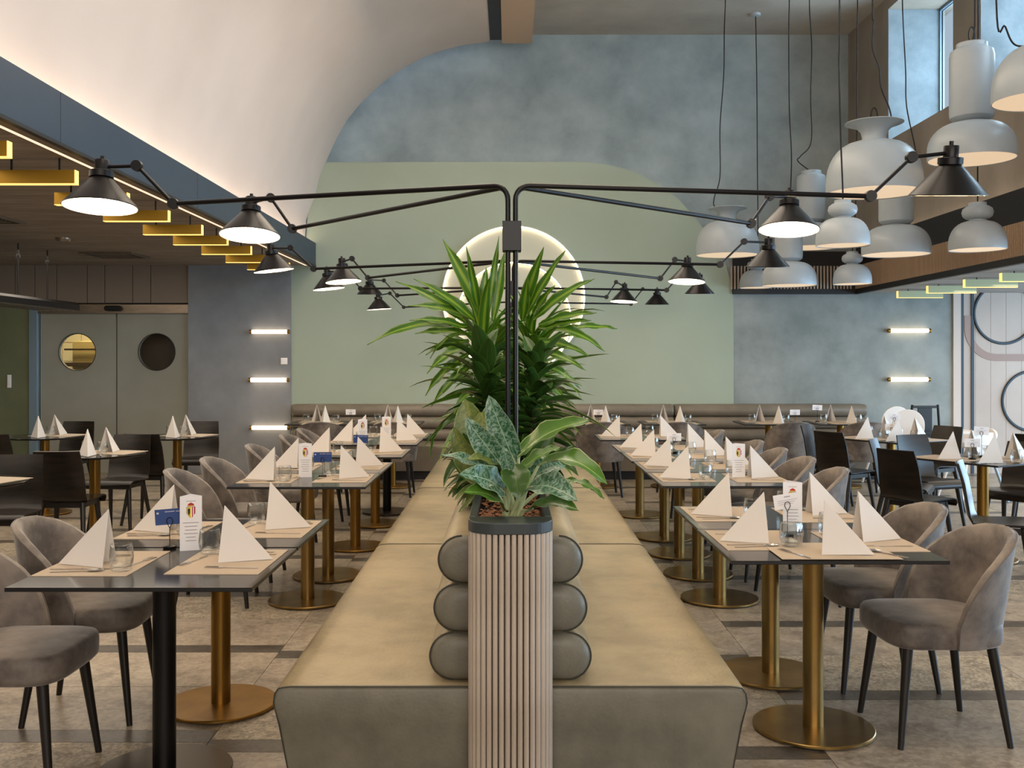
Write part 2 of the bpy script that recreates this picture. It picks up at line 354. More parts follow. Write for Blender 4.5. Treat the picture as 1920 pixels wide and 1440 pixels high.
struct('wall_left', boxmesh('wll', 'olive_wall', -8.75, -8.6, -4, YB+.2, 0, 2.8))
struct('ceiling_kitchen', boxmesh('ck', 'darktrim', -8.6, -4.0, YB+.15, 15.2, 2.6, 2.7))
# right far wall
xr0, xr1 = pxw(1786, 0)[0], pxw(1800, 0)[0]
struct('trim_5', boxmesh('t5', 'vault', xr0, xr1, YB-.03, YB+.2, 0, 2.36))
pw = struct('wall_back_right', boxmesh('wbr', 'mauve', xr1, 9.5, YB+.03, YB+.2, 0, 2.36))
x = xr1
while x < 9: ob('wall_panel', boxmesh('pp', 'pink_panel', x+.001, x+.199, YB, YB+.03, 0, 2.355, .002), pw); x += .2
def line(px): a = pxw(px, 0)[0]; ob('line_inlay', boxmesh('ln', 'navy_line', a-.018, a+.018, YB-.015, YB, 0, 2.355), pw)
line(1803.5); line(1823)
def ring(px, py, rpx, th=.018):
    c, z = pxw(px, py); r = rpx*YB/F
    ob('ring_inlay', Geo().tube([(c+r*math.cos(t*PI/32), YB-.01, z+r*math.sin(t*PI/32)) for t in range(65)], th, 6).mesh('ring', 'navy_line', smooth=1), pw)
ring(1882, 588, 56); ring(1935, 752, 56)
q = arc(1870, 615, 62, 180, 90, 14); q2 = arc(1870, 615, 49, 90, 180, 14)
out = [pxw(1808, 592)]+[pxw(a, b) for a, b in q]+[pxw(2000, 677), pxw(2000, 664)]+[pxw(a, b) for a, b in q2]+[pxw(1821, 592)]
ob('painted_band', Geo().prism(out, YB-.008, YB).mesh('band', 'mauve'), pw)
struct('wall_right', boxmesh('wr', 'pink_panel', 9.5, 9.6, -4, YB+.2, 0, 2.4))
struct('wall_front', boxmesh('wf', 'vault', -8.75, 9.6, -4.15, -4, 0, ZC+.1))

# left low ceiling, beam, coves
struct('ceiling_left', boxmesh('cl', 'low_ceiling', -8.75, -2.56, -4, YB+.1, 2.71, 2.8))
beam = struct('trim_6', boxmesh('bm', 'darktrim', -2.60, -2.545, -4, YB-.02, 2.70, 2.98))
ys = [-4, .7, 3.2, 5.7, 8.2, 10.7, YB-.02]
for a, b in zip(ys, ys[1:]): ob('beam_panel', boxmesh('bp', 'slate', -2.545, -2.53, a+.003, b-.003, 2.715, 3.0, .002), beam)
ob('edge_strip', boxmesh('es', 'darktrim', -2.56, -2.525, -4, YB-.02, 2.695, 2.713), beam)
ob('light_strip', boxmesh('ls', 'led_soft', -2.655, -2.625, -4, YB-.1, 2.700, 2.71), beam)
ob('soffit_strip', boxmesh('ss', 'panel_brown', -2.62, -2.56, -4, YB-.02, 2.698, 2.71), beam)
struct('trim_7', boxmesh('cove', 'vault', -2.9, -2.60, -4, YB-.02, 2.93, 2.95))
cl = thing('cove_light', 'long warm light strip glowing along the top of the blue beam', 'light', (-2.62, 4.5, 2.95))
ob('led_strip', boxmesh('led', 'led', -.02, .02, -8, 8.6, .0, .02), cl)
# vault
vp = [(-2.68, 2.94), (-2.66, 3.3)]+[(pxw(*q)) for q in ((590,372),(600,330),(617,290),(632,258),(650,226),(674,196),(700,170),(730,145),(760,125),(795,107),(830,94),(872,84),(917,78))]
def vault():
    g = Geo(); n = len(vp); vs = []; fs = []
    for off in (0, .1):
        for y in (-4, YB+.0):
            for i, (x, z) in enumerate(vp):
                a = vp[max(i-1, 0)]; b = vp[min(i+1, n-1)]; t = Vector((b[0]-a[0], b[1]-a[1])).normalized()
                vs.append((x-t.y*off, y, z+t.x*off))
    for i in range(n-1):
        fs += [(i, i+1, n+i+1, n+i), (2*n+i, 3*n+i, 3*n+i+1, 2*n+i+1), (n+i, n+i+1, 3*n+i+1, 3*n+i)]
    g.add(vs, fs); return g.mesh('vault', 'vault', smooth=60)
struct('ceiling_vault', vault())
zb = pxw(0, 77)[1]; xa, xb, xc = pxw(917, 0)[0], pxw(941, 0)[0], pxw(998, 0)[0]
struct('trim_8', boxmesh('trk', 'black', xa+.01, xb-.005, -4, YB+.05, zb+.03, zb+.2))
struct('trim_9', boxmesh('ds', 'beige', xb, xc, -4, YB+.1, zb, ZC+.1))
struct('trim_10', boxmesh('ds2', 'vault', xa-.02, xa+.01, -4, YB+.0, zb, zb+.2))
struct('ceiling_hall', boxmesh('ch', 'ceiling', -.4, 5.6, -4, YU+.1, ZC, ZC+.1))
# right upper wall with two windows
XW = 4.6; XO = 5.29; zs = 4.15
wy = [(10.53, 12.34), (8.1, 9.92), (5.4, 7.4), (2.6, 4.6)]
g = Geo(); g.box(XW, XO, -4, YU+.1, 2.98, zs); g.box(XW, XO, -4, YU+.1, 5.75, ZC+.05)
prev = YU+.1
for a, b in wy: g.box(XW, XO, b, prev, zs, 5.75); prev = a
g.box(XW, XO, -4, prev, zs, 5.75)
struct('wall_right_upper', g.mesh('wru', 'upper_right'))
for i, (a, b) in enumerate(wy):
    wn = struct('window_%d' % (i+1), Geo().box(XO-.05, XO-.035, a+.03, b-.03, zs+.03, 5.72).mesh('pane', 'pane'))
    fg = Geo(); fg.box(XO-.07, XO-.02, a, a+.03, zs, 5.75); fg.box(XO-.07, XO-.02, b-.03, b, zs, 5.75); fg.box(XO-.07, XO-.02, a, b, zs, zs+.03); fg.box(XO-.07, XO-.02, a, b, 5.72, 5.75)
    ob('window_frame', fg.mesh('wf', 'post'), wn)
    ob('window_reveal', Geo().box(XW+.002, XO-.07, b-.006, b-.001, zs+.001, 5.749).box(XW+.002, XO-.07, a+.001, a+.006, zs+.001, 5.749).mesh('rv', 'reveal'), wn)
# right fascia
XF = 4.5
struct('ceiling_right', boxmesh('cr', 'low_ceiling_r', XF, 9.5, -4, YB, 2.355, 2.42))
fa = struct('trim_11', boxmesh('fa', 'darktrim', XF, XF+.03, -4, YB, 2.335, 3.0))
ob('bottom_trim', boxmesh('f2', 'darktrim', XF-.025, XF, -4, YB, 2.335, 2.40), fa)
bat = Geo().box(-.008, .008, -.008, .008, 0, .30).mesh('batten', 'fascia_wood')
bat2 = Geo().box(-.010, .010, -.008, .008, 0, .30).mesh('batten', 'batten')
ob('backing', boxmesh('fb', 'fascia_wood', XF-.004, XF, 2, YB, 2.40, 2.70), fa)
y = YB-.03
while y > 7.0: ob('batten', bat, fa, (XF-.012, y, 2.40)); y -= .032
fb = struct('trim_12', boxmesh('fb', 'darktrim', pxw(1373, 0)[0], XF, YB-.03, YB, 2.335, 2.89))
ob('bottom_trim', boxmesh('f3', 'darktrim', pxw(1373, 0)[0], XF, YB-.06, YB-.03, 2.335, 2.40), fb)
xx = pxw(1366, 0)[0]+.03
while xx < XF-.04: ob('batten', bat2, fb, (xx, YB-.038, 2.40)); xx += .043
cl2 = thing('cove_light', 'warm light strip glowing behind the black fascia on the right', 'light', (4.565, 4.5, 2.9))
ob('led_strip', boxmesh('led2', 'led_r', -.012, .012, -8, 8.7, 0, .02), cl2)
# ceiling details left
for i, (z, lb) in enumerate(((5.28, 'golden light box nearest the camera, cut by the frame'), (6.1, 'long golden light box left of the nearest cone lamp'), (6.93, 'golden light box behind the nearest left cone lamp'),
                  (7.76, 'golden light box just below the nearest left cone lamp'), (8.6, 'fifth golden light box from the camera'), (9.37, 'sixth golden light box from the camera'),
                  (10.23, 'seventh golden light box from the camera'), (11.1, 'eighth golden light box from the camera'), (12.0, 'farthest golden light box, by the back wall'))):
    t = thing('ceiling_light_box', lb+' under the left ceiling', 'ceiling light', (-2.87, z, 2.55), 0, 'golden light boxes under the left ceiling')
    ob('panel', boxmesh('lbx', 'gold_paint', -.25, .246, 0, .05, .004, .085), t)
    ob('glowing_edge', Geo().box(-.25, .25, .0, .05, 0, .004).box(.246, .25, -.0, .05, .004, .085).mesh('ge', 'led_gold'), t)
    [ob('hanger', boxmesh('hg', 'darktrim', q, q+.01, .02, .03, .085, .16), t) for q in (-.15, .14)]
for i, (z, lb) in enumerate(((12.55, 'leftmost pale green light box, farthest back'), (11.65, 'second pale green light box from the left'), (10.7, 'third pale green light box from the left'), (9.9, 'rightmost pale green light box, at the frame edge'))):
    t = thing('ceiling_light_box', lb+' under the right ceiling', 'ceiling light', (5.08, z, 2.25), 0, 'pale green light boxes under the right ceiling')
    ob('panel', boxmesh('lbr', 'sage_gold', -.276, .28, 0, .05, .004, .085), t)
    ob('glowing_edge', Geo().box(-.28, .28, .0, .05, 0, .004).box(-.28, -.276, -.0, .05, .004, .085).mesh('ge', 'led_gold'), t)
    [ob('hanger', boxmesh('hg', 'darktrim', q, q+.01, .02, .03, .085, .105), t) for q in (-.15, .14)]
def vent(x, y, lb):
    t = thing('ceiling_vent', lb, 'vent', (x, y, 2.69))
    ob('frame', Geo().box(-.3, .3, -.3, -.27, 0, .02).box(-.3, .3, .27, .3, 0, .02).box(-.3, -.27, -.27, .27, 0, .02).box(.27, .3, -.27, .27, 0, .02).mesh('vf', 'steel_dull'), t)
    ob('backing', boxmesh('vb', 'black', -.27, .27, -.27, .27, .012, .018), t)
    for k in range(7): ob('blade', boxmesh('vs', 'steel_dull', -.2, .2, -.22+k*.07, -.19+k*.07, .004, .012), t)
vent(-4.6, 11.8, 'square swirl vent in the low ceiling above the sliding doors'); vent(-4.6, 8.7, 'square ceiling vent at the left frame edge')
T(ob('smoke_detector', Geo().lathe([(.06, 0), (.075, .02), (.075, .035)], 20).mesh('sd', 'steel_dull', smooth=1), None, (-4.5, 10.2, 2.675)), 'small round detector on the low left ceiling', 'detector')
# hanging slatted heater
t = thing('hanging_heater', 'long dark ribbed heater hung on two rods at upper left', 'heater', (-5.17, 9.2, 2.05))
hg = Geo(); hg.prism([(-.24, .0), (.24, .0), (.24, .06), (.20, .09), (-.20, .09), (-.24, .06)], -2.4, 2.4); ob('housing', hg.mesh('hh', 'black'), t)
for k in range(6): ob('rib', boxmesh('rb', 'steel_dull', -.2+k*.075, -.18+k*.075, -2.38, 2.38, -.008, .0), t)
for yy in (1.4, 2.07):
    rd = ob('rod', Geo().tube([(.02, yy, .09), (.02, yy, .655)], .008, 8).mesh('rod', 'black'), t); ob('hook', Geo().lathe([(.02, 0), (.02, .03), (.01, .04)], 10, c=(.02, yy, .5)).mesh('hk', 'black'), rd)
# wall tube lights
for px0, px1, py, lb in ((468,543,622,'topmost lit tube on the left back wall'),(466,542,712.5,'middle lit tube on the left back wall, below the thermostat'),(468,543,802,'lowest lit tube on the left back wall above the chairs'),
                         (1665,1745,620,'upper lit tube on the right back wall'),(1665,1744,711.5,'lower lit tube on the right back wall')):
    yw = YB-(.05 if px0 < 900 else 0); a = P(px0, py, yw-.05); b = P(px1, py, yw-.05); r = .026; Lh = b.x-a.x
    t = thing('tube_wall_light', lb, 'wall light', (a.x, yw-.05, a.z))
    ob('tube', Geo().tube([(.03, 0, 0), (Lh-.03, 0, 0)], r, 12).mesh('tb', 'tube_lit', smooth=1), t)
    ob('end_cap', Geo().tube([(0, 0, 0), (.03, 0, 0)], r+.002, 12).mesh('ec', 'brass', smooth=1), t); ob('end_cap', Geo().tube([(Lh-.03, 0, 0), (Lh, 0, 0)], r+.002, 12).mesh('ec', 'brass', smooth=1), t)
    ob('bracket', boxmesh('br', 'brass', .01, .03, 0, .05, -.01, .01), t)
p = P(533, 677, YB-.05)
t = thing('thermostat', 'small square white thermostat on the left back wall', 'thermostat', (p.x, YB-.05, p.z)); ob('plate', boxmesh('th', 'white', -.042, .042, -.02, 0, -.042, .042, .004), t); ob('dial', boxmesh('th2', 'offwhite', -.02, .02, -.024, -.02, -.02, .02), t)
p = P(18, 715, YB-.03)
t = thing('wall_switch', 'narrow upright white switch plate on the olive wall', 'switch', (p.x, YB-.03, p.z)); ob('plate', boxmesh('sw', 'white', -.025, .025, -.015, 0, -.085, .085, .003), t); ob('rocker', boxmesh('sw2', 'offwhite', -.015, .015, -.02, -.015, -.05, .05), t)
# halo wall lamps
def halo(px, py, rpx, yoff, lb, gap=.05):
    c, z = pxw(px, py); r = rpx*YB/F
    t = thing('halo_wall_light', lb, 'wall light', (c, YB-.02-yoff, z))
    def rg(rr, y, th, m, nm, n=96):
        return ob(nm, Geo().tube([(rr*math.cos(2*PI*k/n), y, rr*math.sin(2*PI*k/n)) for k in range(n+1)], th, 6).mesh(nm, m, smooth=1), t)
    ob('disc', Geo().lathe([(r-.03, 0), (r-.03, .012)], 96).mesh('disc', 'halo_face'), t, (0, -.0, 0), (R(90), 0, 0))
    rim = Geo(); n = 96; vs = []; fs = []
    for k in range(n):
        a = 2*PI*k/n
        for rr, yy in ((r, -gap), (r+.012, -gap), (r+.012, 0), (r, 0)): vs.append((rr*math.cos(a), yy, rr*math.sin(a)))
    for k in range(n):
        k2 = (k+1) % n
        for j in range(4): fs.append((k*4+j, k*4+(j+1) % 4, k2*4+(j+1) % 4, k2*4+j))
    ob('rim', rim.add(vs, fs).mesh('rim', 'halo_face', smooth=1), t)
    rg(r-.006, -gap*.6, .008, 'led_ring', 'led_ring')
halo(963, 558, 133, 0, 'large round halo light on the green back wall'); halo(963, 600, 107, .06, 'smaller round halo light in front of the large one')

# ================================================================== BENCHES
def roll(L0, r=.0775, cx=.157, side=1, inn=.126):
    g = Geo(); prof = [(inn, -r)]+[(cx+r*math.cos(R(a)), r*math.sin(R(a))) for a in range(-90, 91, 15)]+[(inn, r)]
    q = len(prof); ysx = [0, .003, .010, .020, .034, .06, L0-.03, L0-.008, L0]; sc = [.45, .66, .82, .92, .975, 1, 1, .97, .9]
    vs = []; fs = []
    for y, s in zip(ysx, sc):
        for x, z in prof: vs.append((side*(inn+(x-inn)*s), y, z*s))
    for i in range(len(ysx)-1):
        for k in range(q):
            k2 = (k+1) % q; fs.append((i*q+k, i*q+k2, (i+1)*q+k2, (i+1)*q+k))
    fs.append(tuple(range(q))); fs.append(tuple((len(ysx)-1)*q+k for k in range(q)))
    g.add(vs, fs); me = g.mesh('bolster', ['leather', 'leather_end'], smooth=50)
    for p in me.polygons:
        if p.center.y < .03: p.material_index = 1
    return me
def pipe_roll(y, r=.0775, cx=.157, side=1, s=.985):
    return Geo().tube([(side*(.126+(cx-.126+r*math.cos(R(a)))*s), y, r*math.sin(R(a))*s) for a in range(-90, 91, 10)], .0024, 6).mesh('piping', 'piping', smooth=1)
Y0 = 3.2
bench = thing('banquette', 'long olive leather double banquette running down the middle of the room', 'bench', (0, Y0, 0))
def seat_mod(L0, front):
    g = Geo(); half = [(.69, .10), (.70, .14), (.735, .34), (.752, .405), (.752, .43), (.742, .450), (.722, .459), (.68, .462)]
    prof = half+[(-x, z) for x, z in reversed(half)]
    q = len(prof); st = [(0, .0)] if not front else []
    ysx = [-.0, .004, .02, .05, L0-.02, L0-.004, L0]; ins = [.012, .004, .0, 0, 0, .003, .008]
    vs = []; fs = []
    for y, s in zip(ysx, ins):
        for x, z in prof:
            dx = (1 if x > 0 else -1)*s; yy = y
            if front and y < .1 : yy = y+(.462-z)*.03
            vs.append((x-dx, yy, z-(s if z > .4 else 0)))
    for i in range(len(ysx)-1):
        for k in range(q):
            k2 = (k+1) % q; fs.append((i*q+k, i*q+k2, (i+1)*q+k2, (i+1)*q+k))
    fs.append(tuple(range(q))); fs.append(tuple((len(ysx)-1)*q+k for k in range(q)))
    g.add(vs, fs, 0)
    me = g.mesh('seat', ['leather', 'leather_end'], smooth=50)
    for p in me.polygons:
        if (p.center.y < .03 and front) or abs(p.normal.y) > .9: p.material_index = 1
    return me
Ls = [2.46, 2.46, 2.46]; y = 0
for i, L0 in enumerate(Ls):
    st = ob('seat', seat_mod(L0, i == 0), bench, (0, y, 0))
    if i:
        ob('seam', Geo().tube([(.75, 0, .40), (.752, 0, .43), (.742, 0, .452), (.722, 0, .461), (.68, 0, .464), (-.68, 0, .464), (-.722, 0, .461), (-.742, 0, .452), (-.752, 0, .43), (-.75, 0, .40)], .002, 5).mesh('seam', 'piping', smooth=1), st)
    if i == 0:
        half = [(.69, .10), (.735, .34), (.752, .41), (.748, .44), (.735, .457), (.70, .462)]
        ob('piping', Geo().tube([(x-.003, .003+(.462-z)*.03, z) for x, z in half]+[(-x+.003, .003+(.462-z)*.03, z) for x, z in reversed(half)], .0024, 6).mesh('piping', 'piping', smooth=1), st)
    for s in (-1, 1):
        for k in range(3):
            yb = y+(.04 if i == 0 else .0)
            b = ob('bolster', roll(L0-(.04 if i == 0 else 0), side=s, cx=.157+(2-k)*.014), bench, (0, yb, .462+.078+k*.156))
            if i == 0: ob('piping', pipe_roll(.03, side=s, cx=.157+(2-k)*.014), b)
    y += L0
ob('plinth', boxmesh('pl', 'darktrim', -.62, .62, .08, y-.05, 0, .12), bench)
LB = y
# wall bench
wb = thing('wall_banquette', 'long grey leather banquette with three back rolls along the back wall', 'bench', (0, 0, 0))
for xa_, xb_ in ((-2.83, -.4), (-.4, 2.1), (2.1, 4.58)):
    Lx = xb_-xa_
    prof = [(12.50, .11), (12.46, .38), (12.455, .42), (12.48, .438), (12.55, .442), (13.1, .442), (13.1, .11)]
    g = Geo(); g.add([(xa_+.003, a, b) for a, b in prof]+[(xb_-.003, a, b) for a, b in prof], [tuple(range(7)), tuple(range(13, 6, -1))]+[(i, (i+1) % 7, 7+(i+1) % 7, 7+i) for i in range(7)])
    ob('seat', g.mesh('seat', 'leather_wall', smooth=50), wb)
    for k in range(3):
        me = roll(Lx-.006, cx=.13, inn=-.01)
        me.materials[0] = M['leather_wall']; me.materials[1] = M['leather_wall']
        ob('back_roll', me, wb, mtx=Matrix.Translation((xa_+.003, 13.18, .442+.078+k*.156)) @ Matrix(((0, 1, 0, 0), (-1, 0, 0, 0), (0, 0, 1, 0), (0, 0, 0, 1))))
ob('plinth', boxmesh('pl2', 'darktrim', -2.8, 4.55, 12.55, 13.1, 0, .11), wb)
# ================================================================== PLANTER
pl = thing('reeded_planter', 'tall reeded planter with rounded end and dark top slab', 'planter', (0, 3.08, 0))
rc = .088; hw = .124; PL = 7.75
front = [(-hw, 1.0)]+[(-hw, .35), (-hw, rc)]+arc(-hw+rc, rc, rc, 180, 270, 10)+arc(hw-rc, rc, rc, 270, 360, 10)+[(hw, .35)]
ob('trough', boxmesh('trough', 'core_wood', -hw+.004, hw-.004, .1165, PL, .465, .93), pl)
ob('core', Geo().slab([(-hw+.01, .116), (-hw+.01, rc)]+arc(-hw+rc, rc, rc-.01, 180, 270, 8)+arc(hw-rc, rc, rc-.01, 270, 360, 8)+[(hw-.01, .116)], 0, .93).mesh('core', 'core_wood'), pl)
path = []; 
pts = [(-hw, .112), (-hw, rc)]+arc(-hw+rc, rc, rc, 180, 270, 24)[1:]+arc(hw-rc, rc, rc, 270, 360, 24)+[(hw, .112)]
acc = 0; sp = .0190; nxt = 0; reed = Geo().lathe([(.0081, 0), (.0081, .965)], 10).mesh('reed', 'reed', smooth=1)
for a, b in zip(pts, pts[1:]):
    a = Vector(a); b = Vector(b); d = (b-a).length
    while d > 0 and nxt <= acc+d: q = a+(b-a)*((nxt-acc)/d); ob('reed', reed, pl, (q.x, q.y, 0)); nxt += sp
    acc += d
hw2 = hw+.008; rc2 = rc+.008
fs_ = [(-hw2, .13), (-hw2, rc2-.008)]+arc(-hw2+rc2, rc2-.012, rc2, 180, 270, 12)+arc(hw2-rc2, rc2-.012, rc2, 270, 360, 12)+[(hw2, .13)]
tg = Geo().slab(fs_, .965, 1.0)
ob('top_slab', tg.mesh('top', 'slab', bevel=.003), pl)
for s in (-1, 1): ob('side_rail', boxmesh('rail', 'slab', min(s*hw2, s*(hw2-.025)), max(s*hw2, s*(hw2-.025)), .13, PL, .93, 1.0, .003), pl)
ob('soil', boxmesh('soil', 'soil', -hw2+.025, hw2-.025, .13, PL, .93, .965), pl)
g = Geo(); 
for k in range(900):
    x = random.uniform(-.1, .1); yy = .14+random.random()**1.5*1.6; r = random.uniform(.005, .009); z = .968+random.uniform(0, .016)
    m_ = Matrix.Rotation(random.random()*6, 3, 'Z')
    vs = [Vector((r, 0, 0)), Vector((-r, 0, 0)), Vector((0, r, 0)), Vector((0, -r, 0)), Vector((0, 0, r*.8)), Vector((0, 0, -r*.8))]
    g.add([m_ @ v+Vector((x, yy, z)) for v in vs], [(0,2,4),(2,1,4),(1,3,4),(3,0,4),(2,0,5),(1,2,5),(3,1,5),(0,3,5)])
ob('clay_pebbles', g.mesh('peb', 'pebble', smooth=80), pl)['kind'] = 'stuff'
# ================================================================== LEAVES
def leafmesh(Ln, W, droop, m, kind='strap', fold=.25, wave=0, n=8):
    vs = []; fs = []; uv = []; x = z = 0; a = 0; d = Ln/n
    for i in range(n+1):
        t = i/n
        if kind == 'strap': w_ = W*(.42+.58*min(1, t/.3)) * (1-max(0, (t-.35)/.65)**1.7)
        else: w_ = W*max(0.06, math.sin(PI*min(1, .06+t*.94)**.85))**.75 if t < 1 else 0
        w_ = max(w_, .0008)
        for j in range(5):
            s = (j-2)/2
            nx, nz = -math.sin(a), math.cos(a); h = abs(s)*w_*.5*fold*2+wave*math.sin(t*14+j)*abs(s)*w_
            vs.append((x+nx*h, s*w_/2, z+nz*h)); uv.append((j/4, t))
        a -= R(droop)*(1/n)*(.5+t); x += math.cos(a)*d; z += math.sin(a)*d
    for i in range(n):
        for j in range(4): fs.append((i*5+j, (i+1)*5+j, (i+1)*5+j+1, i*5+j+1))
    me = bpy.data.meshes.new('leaf'); me.from_pydata(vs, [], fs); me.materials.append(M[m])
    u = me.uv_layers.new(name='UVMap')
    for l in me.loops: u.data[l.index].uv = uv[l.vertex_index]
    for p in me.polygons: p.use_smooth = True
    return me
def variants(m, Ln, W, kind='strap', droops=(15, 35, 55, 80), **k):
    return [leafmesh(Ln*q, W*(.8+.4*random.random()), d, m, kind, **k) for d in droops for q in (.8, 1, 1.15)]
def leaf_at(par, me, base, az, el, roll=0, s=1):
    m = Matrix.Translation(base) @ Matrix.Rotation(az, 4, 'Z') @ Matrix.Rotation(-el, 4, 'Y') @ Matrix.Rotation(roll, 4, 'X') @ Matrix.Scale(s, 4)
    ob('leaf', me, par, mtx=m)
VS = variants('leaf_stripe', .34, .048); VD = variants('leaf_dark', .20, .062, 'oval', (20, 40, 60)); VF = variants('leaf_stripe', .24, .026)
VO = variants('leaf_olive', .13, .030, 'oval', (30, 60)); VG = variants('leaf_stripe', .32, .034)
def cane_plant(name, label, loc, canes, group=None):
    """canes: (dx, dy, lean x, z0, z1, n, variants, el_top, el_bottom)"""
    t = thing(name, label, 'plant', loc, 0, group)
    for dx, dy, lx, z0, z1, n, V, e1, e0, sc in canes:
        g = Geo().tube([(dx, dy, -.03), (dx+lx*.5, dy, z0*.6), (dx+lx, dy, z1)], .014, 8, 0, .009); ob('cane', g.mesh('cane', 'trunk', smooth=1), t)
        az = random.random()*6
        for i in range(n):
            q = i/(n-1); az += 2.4+random.uniform(-.3, .3); z = z0+(z1-z0)*q; el = R(e0+(e1-e0)*q**1.3+random.uniform(-12, 12))
            f = lx*(.5+.5*z/z1)
            leaf_at(t, random.choice(V), (dx+f, dy, z), az, el, random.uniform(-.4, .4), sc*random.uniform(.75, 1.12))
    return t
def span(par, m, p0, p1, W, nrm, bow, base=None, name='leaf', stalk=.004):
    p0 = Vector(p0); p1 = Vector(p1); d = p1-p0; Ln = d.length; u = d.normalized(); nr = Vector(nrm); nr = (nr-u*nr.dot(u)).normalized(); s = u.cross(nr)
    vs = []; fs = []; uv = []; n = 12
    for i in range(n+1):
        t = i/n; c = p0+d*t+nr*bow*math.sin(PI*t)*Ln
        w_ = (W*max(0.0, math.sin(PI*(.04+t*.96)**.8))**.7 if m != 'leaf_stripe' else W*(.35+.65*min(1, t/.35))*(1-max(0, (t-.4)/.6)**1.6)) if i < n else .0006
        for j in range(5):
            q = (j-2)/2; vs.append(c+s*q*w_/2+nr*abs(q)**1.5*w_*.16+nr*.006*math.sin(t*17+j*2)*abs(q)); uv.append((j/4, t))
    for i in range(n):
        for j in range(4): fs.append((i*5+j, (i+1)*5+j, (i+1)*5+j+1, i*5+j+1))
    me = bpy.data.meshes.new('leaf'); me.from_pydata([tuple(v) for v in vs], [], fs); me.materials.append(M[m]); ul = me.uv_layers.new(name='UVMap')
    for l in me.loops: ul.data[l.index].uv = uv[l.vertex_index]
    for p in me.polygons: p.use_smooth = True
    o = ob(name, me, par)
    if base is not None:
        b = Vector(base); mid = (b+p0)/2+Vector((0, 0, .02)); ob('stalk', Geo().tube([b, mid, p0, p0+d*.12+nr*bow*.37*Ln], .0075, 8, 0, .003).mesh('stalk', 'stalk', smooth=1), o)
ZP = .965
cane_plant('dracaena_plant', 'tall striped dracaena with long arching leaves behind the front foliage', (0, 4.4, ZP),
    [(-.06, 0, -.06, .30, .60, 70, VS, 82, -18, 1.0), (.06, .12, .03, .30, .60, 70, VS, 82, -18, 1.0), (.0, .3, .02, .20, .5, 40, VS, 70, -20, 1.0)])
tall = bpy.data.objects['dracaena_plant']
for (bx_, by_), (tx_, ty_), wl, bw in (((905,590),(830,448),.062,.04),((900,600),(874,460),.04,.02),((915,590),(936,442),.035,-.03),((900,610),(776,522),.05,.08),((895,620),(742,527),.05,.10),
        ((890,615),(688,646),.052,.16),((890,600),(765,573),.05,.10),((885,620),(768,600),.042,.10),((890,630),(778,625),.045,.08),((880,620),(806,672),.02,.22),((880,640),(798,665),.045,.12),((885,660),(797,742),.045,.14),
        ((890,680),(808,762),.04,.16),((905,590),(912,500),.05,.02),((925,600),(946,470),.05,-.02),((880,650),(800,700),.05,.14),((900,600),(850,500),.03,.03),
        ((975,590),(1020,462),.055,.04),((985,595),(1062,466),.042,.05),((1000,600),(1114,522),.055,.08),((1010,610),(1118,586),.048,.06),((1010,620),(1108,600),.045,.05),((1060,615),(1158,616),.034,.05),
        ((1010,615),(1134,658),.055,.16),((1000,640),(1106,668),.05,.12),((1000,660),(1098,694),.045,.12),((1000,680),(1088,728),.04,.14),((980,600),(990,520),.05,.02),((1000,590),(1040,535),.045,.04),((1000,700),(1070,765),.04,.12)):
    dz = random.uniform(-.12, .12)
    span(tall, 'leaf_stripe', P(bx_, by_, 4.42)-Vector((0, 4.4, ZP)), P(tx_, ty_, 4.40+dz)-Vector((0, 4.4, ZP)), wl, (random.uniform(-.2, .2), -.9, .7 if abs(tx_-957) > 60 else .2), bw)
cane_plant('dark_dracaena', 'dense dark green compact dracaena around the front lamp pole', (0, 4.02, ZP),
    [(-.07, -.04, -.03, .10, .50, 84, VD, 72, -22, 1.0), (.06, .02, .04, .10, .50, 84, VD, 72, -22, 1.0)])
cane_plant('trailing_plant', 'small olive leaved plant spilling over the left side of the planter', (-.10, 3.86, ZP),
    [(0, 0, -.03, .0, .12, 34, VO, 40, -25, 1), (0, .22, -.03, .0, .12, 30, VO, 40, -25, 1.1)])
cane_plant('fine_dracaena', 'fine leaved dracaena behind the right side of the front foliage', (.05, 4.85, ZP),
    [(0, 0, .04, .06, .50, 66, VF, 75, -10, 1.1), (-.08, .35, 0, .06, .5, 50, VF, 75, -10, 1.1)])
for yy, V, lb in ((5.7, VG, 'second striped dracaena along the planter, behind the tall one'), (7.0, VG, 'third striped dracaena along the planter'), (8.0, VG, 'fourth striped dracaena along the planter'), (9.6, VG, 'farthest striped dracaena at the far end of the planter')):
    cane_plant('dracaena_plant', lb, (0, yy, ZP), [(-.05, 0, -.02, .1, .52, 44, V, 80, -10, 1.05), (.05, .25, .03, .1, .50, 40, V, 80, -10, 1.05)], 'striped dracaenas along the planter')
